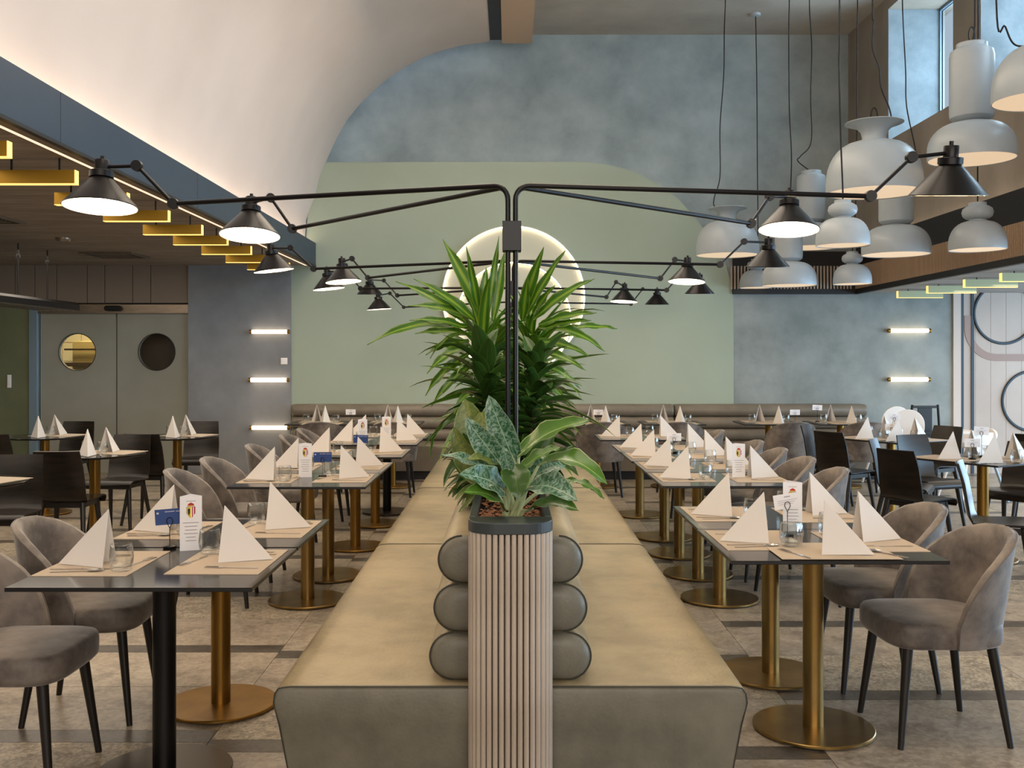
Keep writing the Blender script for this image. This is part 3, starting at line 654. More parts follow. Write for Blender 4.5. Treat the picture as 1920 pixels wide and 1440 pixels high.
# hand placed broad leaves
ag = thing('aglaonema_plant', 'broad leaved aglaonema with pale stalks at the front of the planter', 'plant', (0, 3.32, ZP))
def rel(px, py, Z): return P(px, py, Z)-Vector((0, 3.32, ZP))
AL = [((966,868),3.32,(916,741),3.30,.082,(-.3,-1,.2),.04,'leaf_silver'), ((940,872),3.28,(872,783),3.24,.070,(-.3,-1,.4),.06,'leaf_silver'),
      ((972,856),3.30,(1106,788),3.22,.085,(-.2,-.6,1),.10,'leaf_green'), ((1010,872),3.25,(1139,908),3.12,.085,(.1,-.5,1),.20,'leaf_green'),
      ((990,958),3.24,(1084,956),3.10,.075,(.1,-.6,1),.12,'leaf_green'), ((990,915),3.24,(1082,938),3.08,.095,(.1,-.8,.7),.14,'leaf_silver'),
      ((1060,900),3.36,(1133,934),3.3,.030,(0,-.5,1),.12,'leaf_green'), ((962,872),3.22,(972,936),3.14,.080,(.1,-1,.1),.10,'leaf_dark'),
      ((945,892),3.30,(876,860),3.20,.075,(-.2,-.7,1),.14,'leaf_olive'), ((940,902),3.30,(826,852),3.26,.05,(-.1,-.6,1),.10,'leaf_silver'),
      ((944,922),3.25,(862,888),3.12,.085,(-.2,-.9,.6),.12,'leaf_silver'), ((944,956),3.24,(870,922),3.10,.085,(-.1,-.8,.8),.14,'leaf_green'),
      ((950,860),3.42,(898,772),3.46,.11,(-.2,-1,.2),.06,'leaf_olive'), ((978,880),3.38,(1052,838),3.40,.05,(-.3,-.6,1),.08,'leaf_green'),
      ((985,905),3.36,(1060,872),3.42,.085,(-.1,-.8,1),.12,'leaf_silver'), ((955,885),3.2,(944,838),3.18,.04,(0,-1,.2),.05,'leaf_silver')]
for k, (a, za, b, zb_, W, nr, bow, m) in enumerate(AL):
    span(ag, m, rel(*a, za), rel(*b, zb_), W*1.15, nr, bow, (random.uniform(-.035, .035), random.uniform(-.03, .0), .0))
ag2 = thing('aglaonema_plant', 'olive mottled broad leaf plant half hidden behind the front aglaonema', 'plant', (-.04, 3.72, ZP))
def rel2(px, py, Z): return P(px, py, Z)-Vector((-.04, 3.72, ZP))
for a, za, b, zb_, W, nr, bow, m in [((905,880),3.7,(872,748),3.72,.15,(-.2,-1,.1),.04,'leaf_olive'), ((915,870),3.75,(925,750),3.78,.13,(.1,-1,.1),.04,'leaf_olive'),
      ((892,900),3.68,(868,812),3.66,.11,(-.3,-1,.1),.05,'leaf_dark'), ((900,905),3.62,(850,800),3.6,.09,(-.4,-1,.1),.05,'leaf_olive'), ((985,890),3.7,(1040,790),3.7,.07,(.3,-1,.2),.08,'leaf_dark'),
      ((1000,900),3.7,(1075,835),3.66,.06,(.3,-1,.5),.1,'leaf_dark')]:
    span(ag2, m, rel2(*a, za), rel2(*b, zb_), W, nr, bow, (random.uniform(-.03, .03), random.uniform(-.03, .03), .0))

# ================================================================== ARTICULATED LAMPS
HT = 2.107
sh = Geo(); sh.lathe([(.026, .128), (.036, .122), (.142, .004), (.142, 0)], 40, cap=False); 
sh.lathe([(.139, .0), (.139, .004), (.034, .117), (.0, .119)], 40, mi=1, cap=False)
SH = sh.mesh('shade', ['black', 'shade_in'], smooth=40)
COLR = Geo().lathe([(.046, .118), (.046, .142), (.044, .144), (.03, .144)], 28).mesh('collar', 'black', smooth=40)
SOCK = Geo().lathe([(.028, .144), (.028, .186), (.026, .189), (.01, .189), (.008, .190), (.008, .205)], 24).mesh('socket', 'black', smooth=40)
BULB = Geo().lathe([(.001, .022), (.018, .028), (.026, .045), (.022, .065), (.012, .08), (.012, .11)], 16).mesh('bulb', 'bulb', smooth=80)
JT = Geo().lathe([(.021, -.014), (.022, -.010), (.022, .010), (.021, .014)], 18).mesh('joint', 'black', smooth=40)
def kz(py): return (HT-EYE)*F/(VY-py)
def lamp(label, zp, arms):
    t = thing('articulated_lamp', label, 'lamp', (0, zp, ZP))
    O = Vector((0, zp, ZP)); top = HT-ZP
    g = Geo(); 
    ob('clamp', boxmesh('clamp', 'black', -.028, .038, -.022, .045, 1.875-ZP, 1.980-ZP, .002), t)
    ends = []
    for i, (kn, md, hd, rw, px0, tilt) in enumerate(arms):
        Zk = kz(kn[1]); K = P(*kn, Zk)-O; x0 = -.009 if kn[0] < VX else .018; y0 = 0 if i < 2 else .028
        d = Vector((K.x-x0, K.y-y0, 0)).normalized(); rb = .05
        pts = [(x0, y0, .0)] + [(x0+d.x*rb*(1-math.cos(R(a))), y0+d.y*rb*(1-math.cos(R(a))), top-rb+rb*math.sin(R(a))) for a in range(0, 91, 15)] + [(K.x, K.y, top)]
        a_ = ob('arm', Geo().tube(pts, .0092, 12).mesh('arm', 'black', smooth=60), t)
        Zh = min(.284*F/rw, 12.0)
        Hr = P(hd[0], hd[1], Zh)-O                     # rim centre
        Mj = P(md[0], md[1], (Zk+Zh)/2)-O
        att = Hr+Vector((0, 0, .162))
        # horizontal stub level with the socket
        Mj.z = Mj.z
        ob('forearm', Geo().tube([(K.x, K.y, top), Mj], .0072, 10).mesh('fa', 'black', smooth=60), a_)
        ob('wrist', Geo().tube([Mj, att], .0072, 10).mesh('fb', 'black', smooth=60), a_)
        for c in (Vector((K.x, K.y, top)), Mj): ob('joint', JT, a_, mtx=Matrix.Translation(c) @ Matrix.Rotation(R(90), 4, 'X'))
        m = Matrix.Translation(att) @ Matrix.Rotation(R(tilt[0]), 4, 'X') @ Matrix.Rotation(R(tilt[1]), 4, 'Y') @ Matrix.Translation((0, 0, -.162))
        s_ = ob('shade', SH, t, mtx=m)
        ob('collar', COLR, s_); ob('socket', SOCK, s_); ob('bulb', BULB, s_)
        l = point('bulb_light', (0, 0, .035), LAMP_W*(1 if zp < 10 else .4), WARM2, .03, s_)
    return t
LAMP_W = 13; WARM2 = (1, .76, .48)
lamp('nearest black four armed lamp standing in the front of the planter', 3.55,
     [((325,382),(257,311),(191,390),135,0,(-6,0)), ((1632,368),(1709,295),(1783,366),140,0,(9,0)), ((548,429),(508,371),(471,444),112,0,(-9,0)), ((1408,419),(1443,368),(1480,433),112,0,(-8,3))])
lamp('second black four armed lamp along the planter', 6.3,
     [((588,504),(545,465),(508,508),75,0,(2,-7)), ((1350,496),(1395,453),(1441,500),80,0,(7,0)), ((690,521),(660,485),(641,529),67,0,(-3,-5)), ((1238,522),(1265,487),(1289,529),69,0,(-5,3))])
lamp('third black four armed lamp along the planter', 8.7,
     [((676,541),(652,512),(613,542),59,0,(0,-6)), ((1250,544),(1279,512),(1312,551),55,0,(4,0)), ((745,554),(720,526),(693,552),48,0,(4,0)), ((1137,557),(1155,529),(1171,566),51,0,(-3,3))])
lamp('farthest black lamp at the far end of the planter', 10.9, [((757,576),(731,550),(709,580),46,0,(1,-4)), ((1183,570),(1205,542),(1232,571),42,0,(4,0))])

# ================================================================== PENDANTS
def dome(D, h, rn, n=9):   # outer dome profile from rim up to neck radius rn (z up), fractions of D
    o = [(.495*D, 0), (.5*D, .02*D), (.5*D, .12*D)]
    for i in range(1, n+1):
        a = PI/2*i/n; o.append((rn*D+(.5-rn)*D*math.cos(a)**.9 if i < n else rn*D, .12*D+(h-.12)*D*math.sin(a)))
    return o
def profile(kind, D):
    if kind == 'cyl':
        p = dome(D, .44, .165); b = .455*D
        return p+[(.165*D, b), (.20*D, b+.01*D), (.243*D, b+.05*D), (.252*D, b+.10*D), (.252*D, b+.78*D), (.24*D, b+.84*D), (.19*D, b+.87*D), (.175*D, b+.88*D), (.175*D, b+.93*D), (.15*D, b+.935*D)], b+.935*D
    if kind == 'flare':
        p = dome(D, .55, .15)
        return p+[(.13*D, .56*D), (.125*D, .60*D), (.14*D, .66*D), (.19*D, .71*D), (.26*D, .735*D), (.305*D, .75*D), (.30*D, .757*D), (.22*D, .745*D), (.10*D, .70*D)], .72*D
    if kind == 'bulb':
        p = dome(D, .53, .15)
        return p+[(.15*D, .56*D), (.20*D, .575*D), (.255*D, .62*D), (.275*D, .69*D), (.255*D, .76*D), (.20*D, .80*D), (.155*D, .82*D), (.155*D, .87*D), (.13*D, .875*D)], .875*D
    p = dome(D, .62, .06); return p+[(.05*D, .64*D)], .64*D
def pendant(kind, cx, ry, rw, D, label, cord, loop=False):
    Z = D*F/rw; c = P(cx, ry, Z); t = thing('pendant_lamp', label, 'pendant light', tuple(c), 0, 'pale pendants hanging on the right')
    pr, top = profile(kind, D)
    s = ob('shade', Geo().lathe([(.485*D, .004)]+pr, 56, cap=False).mesh('shade', 'pendant', smooth=35), t)
    ob('diffuser', Geo().lathe([(.487*D, .006), (.487*D, .010)], 48).mesh('diff', 'diffuser'), t)
    pts = []
    for px, py in cord:
        q = P(px, py, Z)-c; pts.append(q)
    pts = [Vector((0, 0, top-.01))]+sorted(pts, key=lambda v: v.z)
    last = pts[-1]; zt = ZC-.02-c.z
    if last.z < zt: pts.append(Vector((last.x, 0, zt)))
    else:
        pts = [p_ for p_ in pts if p_.z < zt]+[Vector((last.x, 0, zt))]
    # smooth
    sm = []
    for i in range(len(pts)-1):
        p0 = pts[max(i-1, 0)]; p1 = pts[i]; p2 = pts[i+1]; p3 = pts[min(i+2, len(pts)-1)]
        for k in range(8):
            u = k/8; sm.append(.5*((2*p1)+(-p0+p2)*u+(2*p0-5*p1+4*p2-p3)*u*u+(-p0+3*p1-3*p2+p3)*u**3))
    sm.append(pts[-1])
    ob('cord', Geo().tube(sm, .0065, 6).mesh('cord', 'ink', smooth=60), t)
    if loop:
        lp = [(.03*D*math.sin(a)*1.2*(1 if a < PI else 1), 0, top+.10*D*(1-math.cos(a))) for a in [2*PI*k/20 for k in range(21)]]
        ob('cord_loop', Geo().tube(lp, .006, 6).mesh('cl', 'ink', smooth=60), t)
    ob('canopy', Geo().lathe([(.05, -.035), (.062, -.03), (.065, -.0)], 24).mesh('canopy', 'pendant', smooth=40), t, (pts[-1].x, 0, ZC-c.z-.0))
    return t
pendant('flare', 1639, 362, 174, .75, 'largest vase topped pendant with flared rim, beside the right cone lamps', [(1668,229),(1668,205),(1652,165),(1649,130),(1636,90),(1638,40),(1636,0)], True)
pendant('cyl', 1822, 300, 157, .64, 'large pendant with tall cylinder on a wide dome, in front of the windows', [(1827,55),(1828,0)], True)
pendant('dome', 1953, 190, 174, .60, 'plain dome pendant cut by the right frame edge', [(1905,85),(1885,50),(1868,0)])
pendant('flare', 1364, 479, 117, .74, 'smaller vase topped pendant, leftmost of the pendants', [(1341,388),(1339,372),(1350,330),(1350,240),(1357,140),(1358,60),(1360,5)])
pendant('bulb', 1580, 461, 98, .385, 'double bulb pendant hanging in front of the largest one', [(1580,350),(1576,250),(1573,120),(1574,30)])
pendant('cyl', 1521, 465, 104, .665, 'far cylinder pendant half hidden behind the bulb pendant', [(1496,302),(1502,292),(1521,265),(1520,180),(1522,90),(1518,20)])
pendant('cyl', 1680, 478, 124, .64, 'wide cylinder pendant below the largest one', [(1717,300),(1700,200),(1698,130),(1692,0)])
pendant('bulb', 1833, 469, 102, .455, 'double bulb pendant at the far right over the battens', [(1833,310),(1833,200),(1834,60)])
pendant('bulb', 1598, 533, 70, .41, 'smallest double bulb pendant, lowest of all', [(1604,390),(1606,300),(1608,0)])
pendant('cyl', 1479, 536, 101, .60, 'low cylinder pendant right of the cone lamp', [(1480,400),(1484,300),(1480,200),(1479,60),(1480,0)])
pendant('bulb', 1418, 540, 62, .423, 'low small pendant partly behind the black cone lamp', [(1421,430),(1420,300),(1419,150),(1417,40)])

# ================================================================== FURNITURE KITS
def disc_base(m, r=.24, col=.041, h=.735):
    bm_ = 'dark_base' if m == 'black' else m
    cm = Geo().lathe([(col, .012), (col, h-.01)], 28).mesh('column', m, smooth=40)
    bs = Geo().lathe([(r-.004, .006), (r, .008), (r, .016), (r-.003, .019)], 56).mesh('base', bm_, smooth=30)
    ft = Geo()
    for k in range(4): ft.lathe([(.012, 0), (.012, .007)], 8, c=((r-.03)*math.cos(k*PI/2+.7), (r-.03)*math.sin(k*PI/2+.7), 0))
    return [('column', cm), ('base', bs, [('foot', ft.mesh('feet', 'black'))]), ('top_plate', boxmesh('tp', 'darktrim', -.15, .15, -.15, .15, h-.012, h-.002))]
def tableKit(w_, d, base='brass', round_=0):
    h = .75
    if round_: top = Geo().lathe([(round_-.004, h-.016), (round_, h-.013), (round_, h-.002), (round_-.003, h)], 56).mesh('tabletop', 'tabletop', smooth=30)
    else:
        top = Geo().box(-w_/2, w_/2, -d/2, d/2, h-.014, h).mesh('tabletop', ['tabletop', 'tableedge'], bevel=.0015, seg=1)
        for p in top.polygons:
            if abs(p.normal.z) < .5: p.material_index = 1
    return [('tabletop', top)]+disc_base(base)
KT = {b: tableKit(.81, .694, b) for b in ('brass', 'bronze', 'black')}
KTR = tableKit(0, 0, 'brass', .38); KTS = tableKit(.7, .7, 'brass'); KTB = tableKit(.7, .66, 'brass')
# velvet tub chair, front = +X
def tub():
    nt, nz = 44, 8; TH = 95
    RP = [(0, .815), (22, .806), (42, .778), (58, .735), (72, .682), (82, .620), (89, .560), (95, .475)]
    def rim(t):
        t = abs(t)
        for (a0, h0), (a1, h1) in zip(RP, RP[1:]):
            if t <= a1+1e-6: return h0+(h1-h0)*(t-a0)/(a1-a0)
        return RP[-1][1]
    def pt(t, v, off):
        zt = rim(t); zb_ = .385; z = zb_+(zt-zb_)*v; fl = (z-.385)/.43
        rx = .235+.062*fl; ry = .245+.062*fl
        if abs(t) > 90: rx *= 1.0
        rx -= off; ry -= off
        a = R(t); return Vector((-math.cos(a)*rx, math.sin(a)*ry, z))
    vs = []; fs = []
    W_ = nz+1
    for i in range(nt+1):
        t = -TH+2*TH*i/nt
        for j in range(W_): vs.append(pt(t, j/nz, 0))
        for j in range(W_): p = pt(t, j/nz, .034); vs.append(p)
        zt = pt(t, 1, .017); vs.append(zt+Vector((0, 0, .010)))
    S = 2*W_+1
    for i in range(nt):
        for j in range(nz):
            fs.append((i*S+j, (i+1)*S+j, (i+1)*S+j+1, i*S+j+1)); fs.append((i*S+W_+j, i*S+W_+j+1, (i+1)*S+W_+j+1, (i+1)*S+W_+j))
        fs.append((i*S+nz, (i+1)*S+nz, (i+1)*S+S-1, i*S+S-1)); fs.append((i*S+W_+nz, i*S+S-1, (i+1)*S+S-1, (i+1)*S+W_+nz))
        fs.append((i*S, i*S+W_, (i+1)*S+W_, (i+1)*S))
    for i in (0, nt):
        b = i*S
        for j in range(nz): fs.append((b+j, b+j+1, b+W_+j+1, b+W_+j))
        fs.append((b+nz, b+S-1, b+W_+nz))
    g = Geo(); g.add(vs, fs); back = g.mesh('backrest', 'velvet', smooth=55)
    pp = [pt(-TH+2*TH*i/48, 1, -.001) for i in range(49)]; pp = [pt(-TH, .02, -.001), pt(-TH, .5, -.001)]+pp+[pt(TH, .5, -.001), pt(TH, .02, -.001)]
    pipe = Geo().tube(pp, .0035, 6).mesh('piping', 'velvet_pipe', smooth=60)
    g = Geo(); n = 40; rings = [(.84, .380), (.95, .384), (.99, .394), (1.0, .408), (1.0, .450), (.990, .464), (.965, .474), (.90, .480), (.5, .484), (.02, .485)]; vs = []; fs = []
    for s, z in rings:
        for k in range(n):
            a = 2*PI*k/n; c, q = math.cos(a), math.sin(a); e = .48
            x = abs(c)**e*(1 if c > 0 else -1)*.235; y = abs(q)**e*(1 if q > 0 else -1)*(.235+.012*c)
            vs.append((x*s+.025, y*s, z))
    for i in range(len(rings)-1):
        for k in range(n): fs.append((i*n+k, i*n+(k+1) % n, (i+1)*n+(k+1) % n, (i+1)*n+k))
    fs.append(tuple(range(n-1, -1, -1))); fs.append(tuple((len(rings)-1)*n+k for k in range(n)))
    g.add(vs, fs); seat = g.mesh('seat', 'velvet', smooth=60)
    kit = [('seat', seat), ('backrest', back, [('piping', pipe)])]
    for sx, sy in ((1,1),(1,-1),(-1,1),(-1,-1)):
        kit.append(('leg', Geo().tube([(sx*.165+.02, sy*.165, .385), (sx*.215+.015, sy*.205, 0)], .021, 12, 0, .012).mesh('leg', 'leg', smooth=60)))
    return kit
TUB = tub()
def plychair():
    prof = [(.205, .405), (.212, .425), (.20, .445), (.16, .456), (.05, .452), (-.08, .444), (-.145, .447), (-.175, .462), (-.19, .49), (-.205, .58), (-.225, .70), (-.262, .825)]
    wd = [.19, .195, .20, .20, .20, .195, .19, .187, .185, .185, .178, .165]; n = len(prof); vs = []; fs = []; m = 7
    for i, ((x, z), w_) in enumerate(zip(prof, wd)):
        a = prof[max(i-1, 0)]; b = prof[min(i+1, n-1)]; t = Vector((b[0]-a[0], b[1]-a[1])).normalized(); nx, nz = t.y, -t.x
        for j in range(m):
            s = (j/(m-1)-.5)*2; cur = (.022*s*s if i > 6 else 0)
            for o in (0, .011): vs.append((x-nx*o*-1+cur, s*w_, z-nz*o*-1))
    for i in range(n-1):
        for j in range(m-1):
            a = (i*m+j)*2; b = (i*m+j+1)*2; c = ((i+1)*m+j)*2; d = ((i+1)*m+j+1)*2
            fs.append((a, b, d, c)); fs.append((a+1, c+1, d+1, b+1))
        for j in (0, m-1): a = (i*m+j)*2; c = ((i+1)*m+j)*2; fs.append((a, c, c+1, a+1))
    for i in (0, n-1):
        for j in range(m-1): a = (i*m+j)*2; b = (i*m+j+1)*2; fs.append((a, b, b+1, a+1))
    g = Geo(); g.add(vs, fs); shell = g.mesh('shell', 'blackwood', smooth=50)
    kit = [('seat_shell', shell), ('under_frame', Geo().box(-.13, .15, -.16, -.13, .40, .435).box(-.13, .15, .13, .16, .40, .435).box(-.13, -.10, -.16, .16, .40, .435).box(.12, .15, -.16, .16, .40, .435).mesh('uf', 'leg'))]
    for sx, sy in ((1,1),(1,-1),(-1,1),(-1,-1)):
        kit.append(('leg', Geo().tube([(sx*.13+.01, sy*.145, .435), (sx*.20-(.02 if sx < 0 else 0), sy*.19, 0)], .022, 8, 0, .013).mesh('leg', 'leg', smooth=60)))
    return kit
PLY = plychair()
# table ware
def napkin():
    g = Geo(); H = .2; Tn = .185; W = .064
    for s in (-1, 1):
        for k, (o, sh_) in enumerate(((0, 0), (.004, .012))):
            A = Vector((.003, s*o*.3, H)); Tl = Vector((Tn-sh_, s*o, .002)); Ft = Vector((sh_*.3, s*(W*(1-sh_*4)), .0)); Fi = Vector((-.004, s*.028, .0))
            nr = (Tl-A).cross(Ft-A).normalized()*.0012
            g.add([A+nr, Tl+nr, Ft+nr, A-nr, Tl-nr, Ft-nr], [(0,1,2),(5,4,3),(0,3,4,1),(1,4,5,2),(2,5,3,0)])
            if k == 0:
                nn = (Ft-A).cross(Fi-A).normalized()*.001; q = Vector((.055, s*.030, .0))
                g.add([A+nn, Ft+nn, q+nn, A-nn, Ft-nn, q-nn], [(0,1,2),(5,4,3),(0,3,4,1),(1,4,5,2),(2,5,3,0)])
    return g.mesh('napkin', 'napkin')
NAP = [napkin()]
g = Geo(); nn = 90
g.box(-.165, .165, -.225, .225, 0, .0016)
for k in range(nn): yq = -.225+.45*(k+.5)/nn; g.box(-.165, .165, yq-.0014, yq+.0014, .0016, .0024)
PM = g.mesh('placemat', 'placemat')
GL = Geo().lathe([(.001, .0), (.030, .0), (.0345, .004), (.0405, .03), (.0425, .05), (.040, .075), (.0365, .094), (.0352, .0945), (.0387, .075), (.041, .05), (.039, .030), (.031, .015), (.001, .013)], 32, cap=False).mesh('tumbler', 'glass', smooth=60)
def flat(out, z0, z1): return Geo().slab(out, z0, z1)
fk = Geo(); fk.slab([(.0, -.003), (.11, -.006), (.12, 0), (.11, .006), (0, .003)], 0, .0025); fk.slab([(0, .003), (-.02, .011), (-.035, .011), (-.035, -.011), (-.02, -.011), (0, -.003)], .001, .0035)
for k in range(4): y_ = -.0095+k*.0063; fk.slab([(-.035, y_-.0015), (-.035, y_+.0015), (-.075, y_+.001), (-.075, y_-.001)], .001, .0035)
FK = fk.mesh('fork', 'steel')
kn = Geo(); kn.slab([(.0, -.006), (.11, -.007), (.115, 0), (.11, .007), (0, .006)], 0, .004); kn.slab([(0, -.006), (0, .006), (-.09, .009), (-.105, .002), (-.11, -.006)], .001, .0025); KN = kn.mesh('knife', 'steel')
sp_ = Geo(); sp_.slab([(.0, -.003), (.12, -.007), (.126, 0), (.12, .007), (0, .003)], .001, .0035)
vs = []; fs = []
for i in range(5):
    for k in range(16): a = 2*PI*k/16; r = 1-i/4.5; vs.append((-.028+.03*r*math.cos(a), .02*r*math.sin(a), .006-.006*(1-r*r)))
for i in range(4):
    for k in range(16): fs.append((i*16+k, i*16+(k+1) % 16, (i+1)*16+(k+1) % 16, (i+1)*16+k))
fs.append(tuple(4*16+k for k in range(16)))
sp_.add(vs, fs); SPN = sp_.mesh('spoon', 'steel', smooth=60)
TZ = .75
def setting(cx, cy, ang, seat, cut=2, nap=(0, .03), njit=0, group=None, z=TZ, mat_=True, gl=True):
    """local +x points to the diner"""
    c, s = math.cos(ang), math.sin(ang)
    def W(x, y, zz): return (cx+c*x-s*y, cy+s*x+c*y, z+zz)
    j = random.uniform(-.06, .06)
    if mat_: T(ob('placemat', PM, None, W(0, 0, 0), (0, 0, ang+j*.3)), 'beige ribbed placemat, '+seat, 'placemat', 'beige placemats')
    T(ob('napkin', NAP[0], None, W(-.03+nap[0], nap[1], .0026), (0, 0, ang+j+njit)), 'folded white napkin, '+seat, 'napkin', 'folded napkins')
    if gl: T(ob('tumbler', GL, None, W(-.115, .14, .0027), (0, 0, 0)), 'clear tumbler, '+seat, 'glass', 'tumblers')
    if cut >= 1:
        T(ob('knife', KN, None, W(.03, .118, .0027), (0, 0, ang+j+.03)), 'steel knife, '+seat, 'knife', 'knives'); 
        T(ob('fork', FK, None, W(.02, -.125, .0027), (0, 0, ang+j-.05)), 'steel fork, '+seat, 'fork', 'forks')
    if cut >= 2:
        T(ob('spoon', SPN, None, W(.0, .155, .0027), (0, 0, ang+j+.12)), 'steel soup spoon, '+seat, 'spoon', 'spoons')
        T(ob('dessert_fork', FK, None, W(-.135, -.02, .0027), (0, 0, ang+1.35)), 'small dessert fork, '+seat, 'fork', 'dessert forks')
ORD = ['nearest', 'second', 'third', 'fourth', 'fifth', 'sixth', 'farthest']
# left row, right row
LY = [3.66, 4.375, 6.26, 6.965, 8.04, 9.15, 9.86]; RY = [4.10, 4.80, 6.30, 7.02, 7.74, 8.46, 9.68]
LBs = ['black', 'brass', 'bronze', 'bronze', 'brass', 'brass', 'black']; LX = [-1.25, -1.25, -1.252, -1.252, -1.23, -1.22, -1.20]
RBs = ['bronze']*7; RX = [1.225, 1.232, 1.30, 1.30, 1.29, 1.285, 1.235]
LBs[1] = 'brass'
for i in range(7):
    for side, xs_, ys_, bs_ in (('left', LX, LY, LBs), ('right', RX, RY, RBs)):
        cx, cy = xs_[i], ys_[i]; sg = -1 if side == 'left' else 1
        place('dining_table', KT[bs_[i]], '%s dark table in the row %s of the banquette' % (ORD[i], side), 'table', (cx, cy, 0), 0, 'tables in the two rows by the banquette')
        nm = 'of %s table in the %s row' % (ORD[i], side)
        cut = 2 if cy < 7.1 else 1
        setting(cx+sg*.236, cy+.05, 0 if sg > 0 else PI, 'chair side '+nm, cut)
        setting(cx-sg*.214, cy+.08, PI if sg > 0 else 0, 'banquette side '+nm, cut)
# extra setting at the near end of the right table
T(ob('placemat', PM, None, (1.235, 3.93, TZ+.0028), (0, 0, R(90))), 'brown placemat lying across the front edge of the nearest right table', 'placemat')
T(ob('napkin', NAP[0], None, (1.205, 3.90, TZ+.0055), (0, 0, R(-22))), 'folded napkin facing the camera at the nearest right table end', 'napkin')
T(ob('fork', FK, None, (1.075, 3.88, TZ+.0055), (0, 0, R(-70))), 'steel fork left of the camera facing napkin', 'fork')
T(ob('spoon', SPN, None, (1.42, 3.88, TZ+.0055), (0, 0, R(-60))), 'steel spoon right of the camera facing napkin', 'spoon')
T(ob('tumbler', GL, None, (1.11, 4.02, TZ+.0055)), 'clear tumbler behind the fork on the nearest right table', 'glass')
# tub chairs
for i, y_ in enumerate([3.66, 4.33, 6.26, 6.98, 8.04, 9.12, 9.86]):
    place('tub_chair', TUB, '%s grey velvet tub chair left of the left table row' % ORD[i], 'chair', ([-1.80,-1.80,-1.83,-1.83,-1.80,-1.78,-1.78][i], y_, 0), R([0, 4, 6, 0, 3, -2, 3][i]), 'velvet tub chairs')
for i, y_ in enumerate([4.10, 4.74, 6.32, 7.0, 7.70, 8.42, 9.68]):
    place('tub_chair', TUB, '%s grey velvet tub chair right of the right table row' % ORD[i], 'chair', ([1.72,1.72,1.80,1.80,1.80,1.80,1.74][i], y_, 0), R(180+[2, 0, -3, 2, 0, 3, -2][i]), 'velvet tub chairs')
# back row along the wall banquette
BX = [(-2.22, 'leftmost'), (-1.38, 'second from left'), (1.02, 'third from left'), (1.88, 'fourth from left'), (3.02, 'fifth from left'), (3.86, 'rightmost')]
for i, (bx, lb) in enumerate(BX):
    place('dining_table', KTB, 'back wall dark table, %s' % lb, 'table', (bx, 11.85, 0), 0, 'tables along the wall banquette')
    nm = 'of back wall table, %s' % lb
    setting(bx-.04, 12.02, R(90), 'banquette side '+nm, 0); setting(bx+.05, 11.68, R(-90), 'room side '+nm, 0)
    place('tub_chair', TUB, 'velvet tub chair facing the back wall, at its %s table' % lb.replace(' from left', '')+(' from left' if 'from' in lb else ''), 'chair', (bx+[.15, .1, -.03, -.05, .02, .0][i], 11.1, 0), R(90+[6, 0, 3, -4, 5, -6][i]), 'velvet tub chairs')
# black plywood chairs and round tables left
RT = [(-3.28, 8.0, 'nearest full'), (-3.22, 9.8, 'far inner'), (-4.5, 9.8, 'far outer'), (-3.34, 6.15, 'frame edge')]
for x, y_, lb in RT:
    place('round_table', KTR, 'round black table on the left, %s one' % lb, 'table', (x, y_, 0), 0, 'round tables on the left')
    nm = 'of %s round table' % lb
    setting(x-.01, y_-.19, R(-90+25), 'camera side '+nm, 1 if y_ < 9 else 0, mat_=False); setting(x+.09, y_+.10, R(90-15), 'far side '+nm, 0)
PC = [(-3.30, 7.58, 92, 'seen from behind, in front of the nearest round table'), (-4.62, 9.25, 88, 'seen from behind at the left frame edge'), (-3.42, 6.85, -86, 'warm lit, facing the camera at the left frame edge'),
      (-4.62, 10.6, -92, 'facing the camera behind the outer far round table'), (-3.36, 8.72, -95, 'facing the camera behind the nearest round table'), (-3.28, 9.28, 86, 'seen from behind at the inner far round table'), (-3.28, 10.6, -88, 'facing the camera behind the inner far round table'),
      (3.04, 7.60, 31, 'seen from behind, centre of the right group'), (3.12, 9.45, 33, 'seen from behind, between blue glinting chairs'), (3.14, 6.5, -28, 'with blue glint, nearest on the right'), (3.22, 8.32, -30, 'with blue glint, middle one on the right'), (3.2, 10.2, -30, 'with blue glint, farthest on the right'),
      (3.98, 7.98, -140, 'facing left behind the nearest square table'), (4.0, 7.1, 150, 'at the right frame edge, seat turned left'), (4.78, 9.2, 60, 'seen from behind at the right frame edge'), (3.62, 8.72, -70, 'standing between the two square tables'), (4.15, 9.95, -150, 'with brown back behind the far square table')]
for x, y_, a, lb in PC: place('plywood_chair', PLY, 'black plywood chair '+lb, 'chair', (x, y_, 0), R(a), 'black plywood chairs')
for (x, y_, lb) in ((3.52, 7.55, 'nearest'), (3.55, 9.45, 'far')):
    place('dining_table', KTS, '%s square dark table turned diagonally on the right' % lb, 'table', (x, y_, 0), R(31), 'diagonal square tables')
    e2 = Vector((math.cos(R(31)), math.sin(R(31)))); e1 = Vector((-e2.y, e2.x))
    for k, (u, v, a) in enumerate(((-.2, .17, 211), (-.2, -.17, 211), (.2, -.17, 31), (.2, .17, 31))):
        q = Vector((x, y_))+e2*u*.9+e1*v
        sd = ['left rear', 'left front', 'right front', 'right rear'][k]
        setting(q.x, q.y, R(a), '%s seat of %s diagonal table' % (sd, lb), 0, mat_=(k in (0, 2)), gl=True)

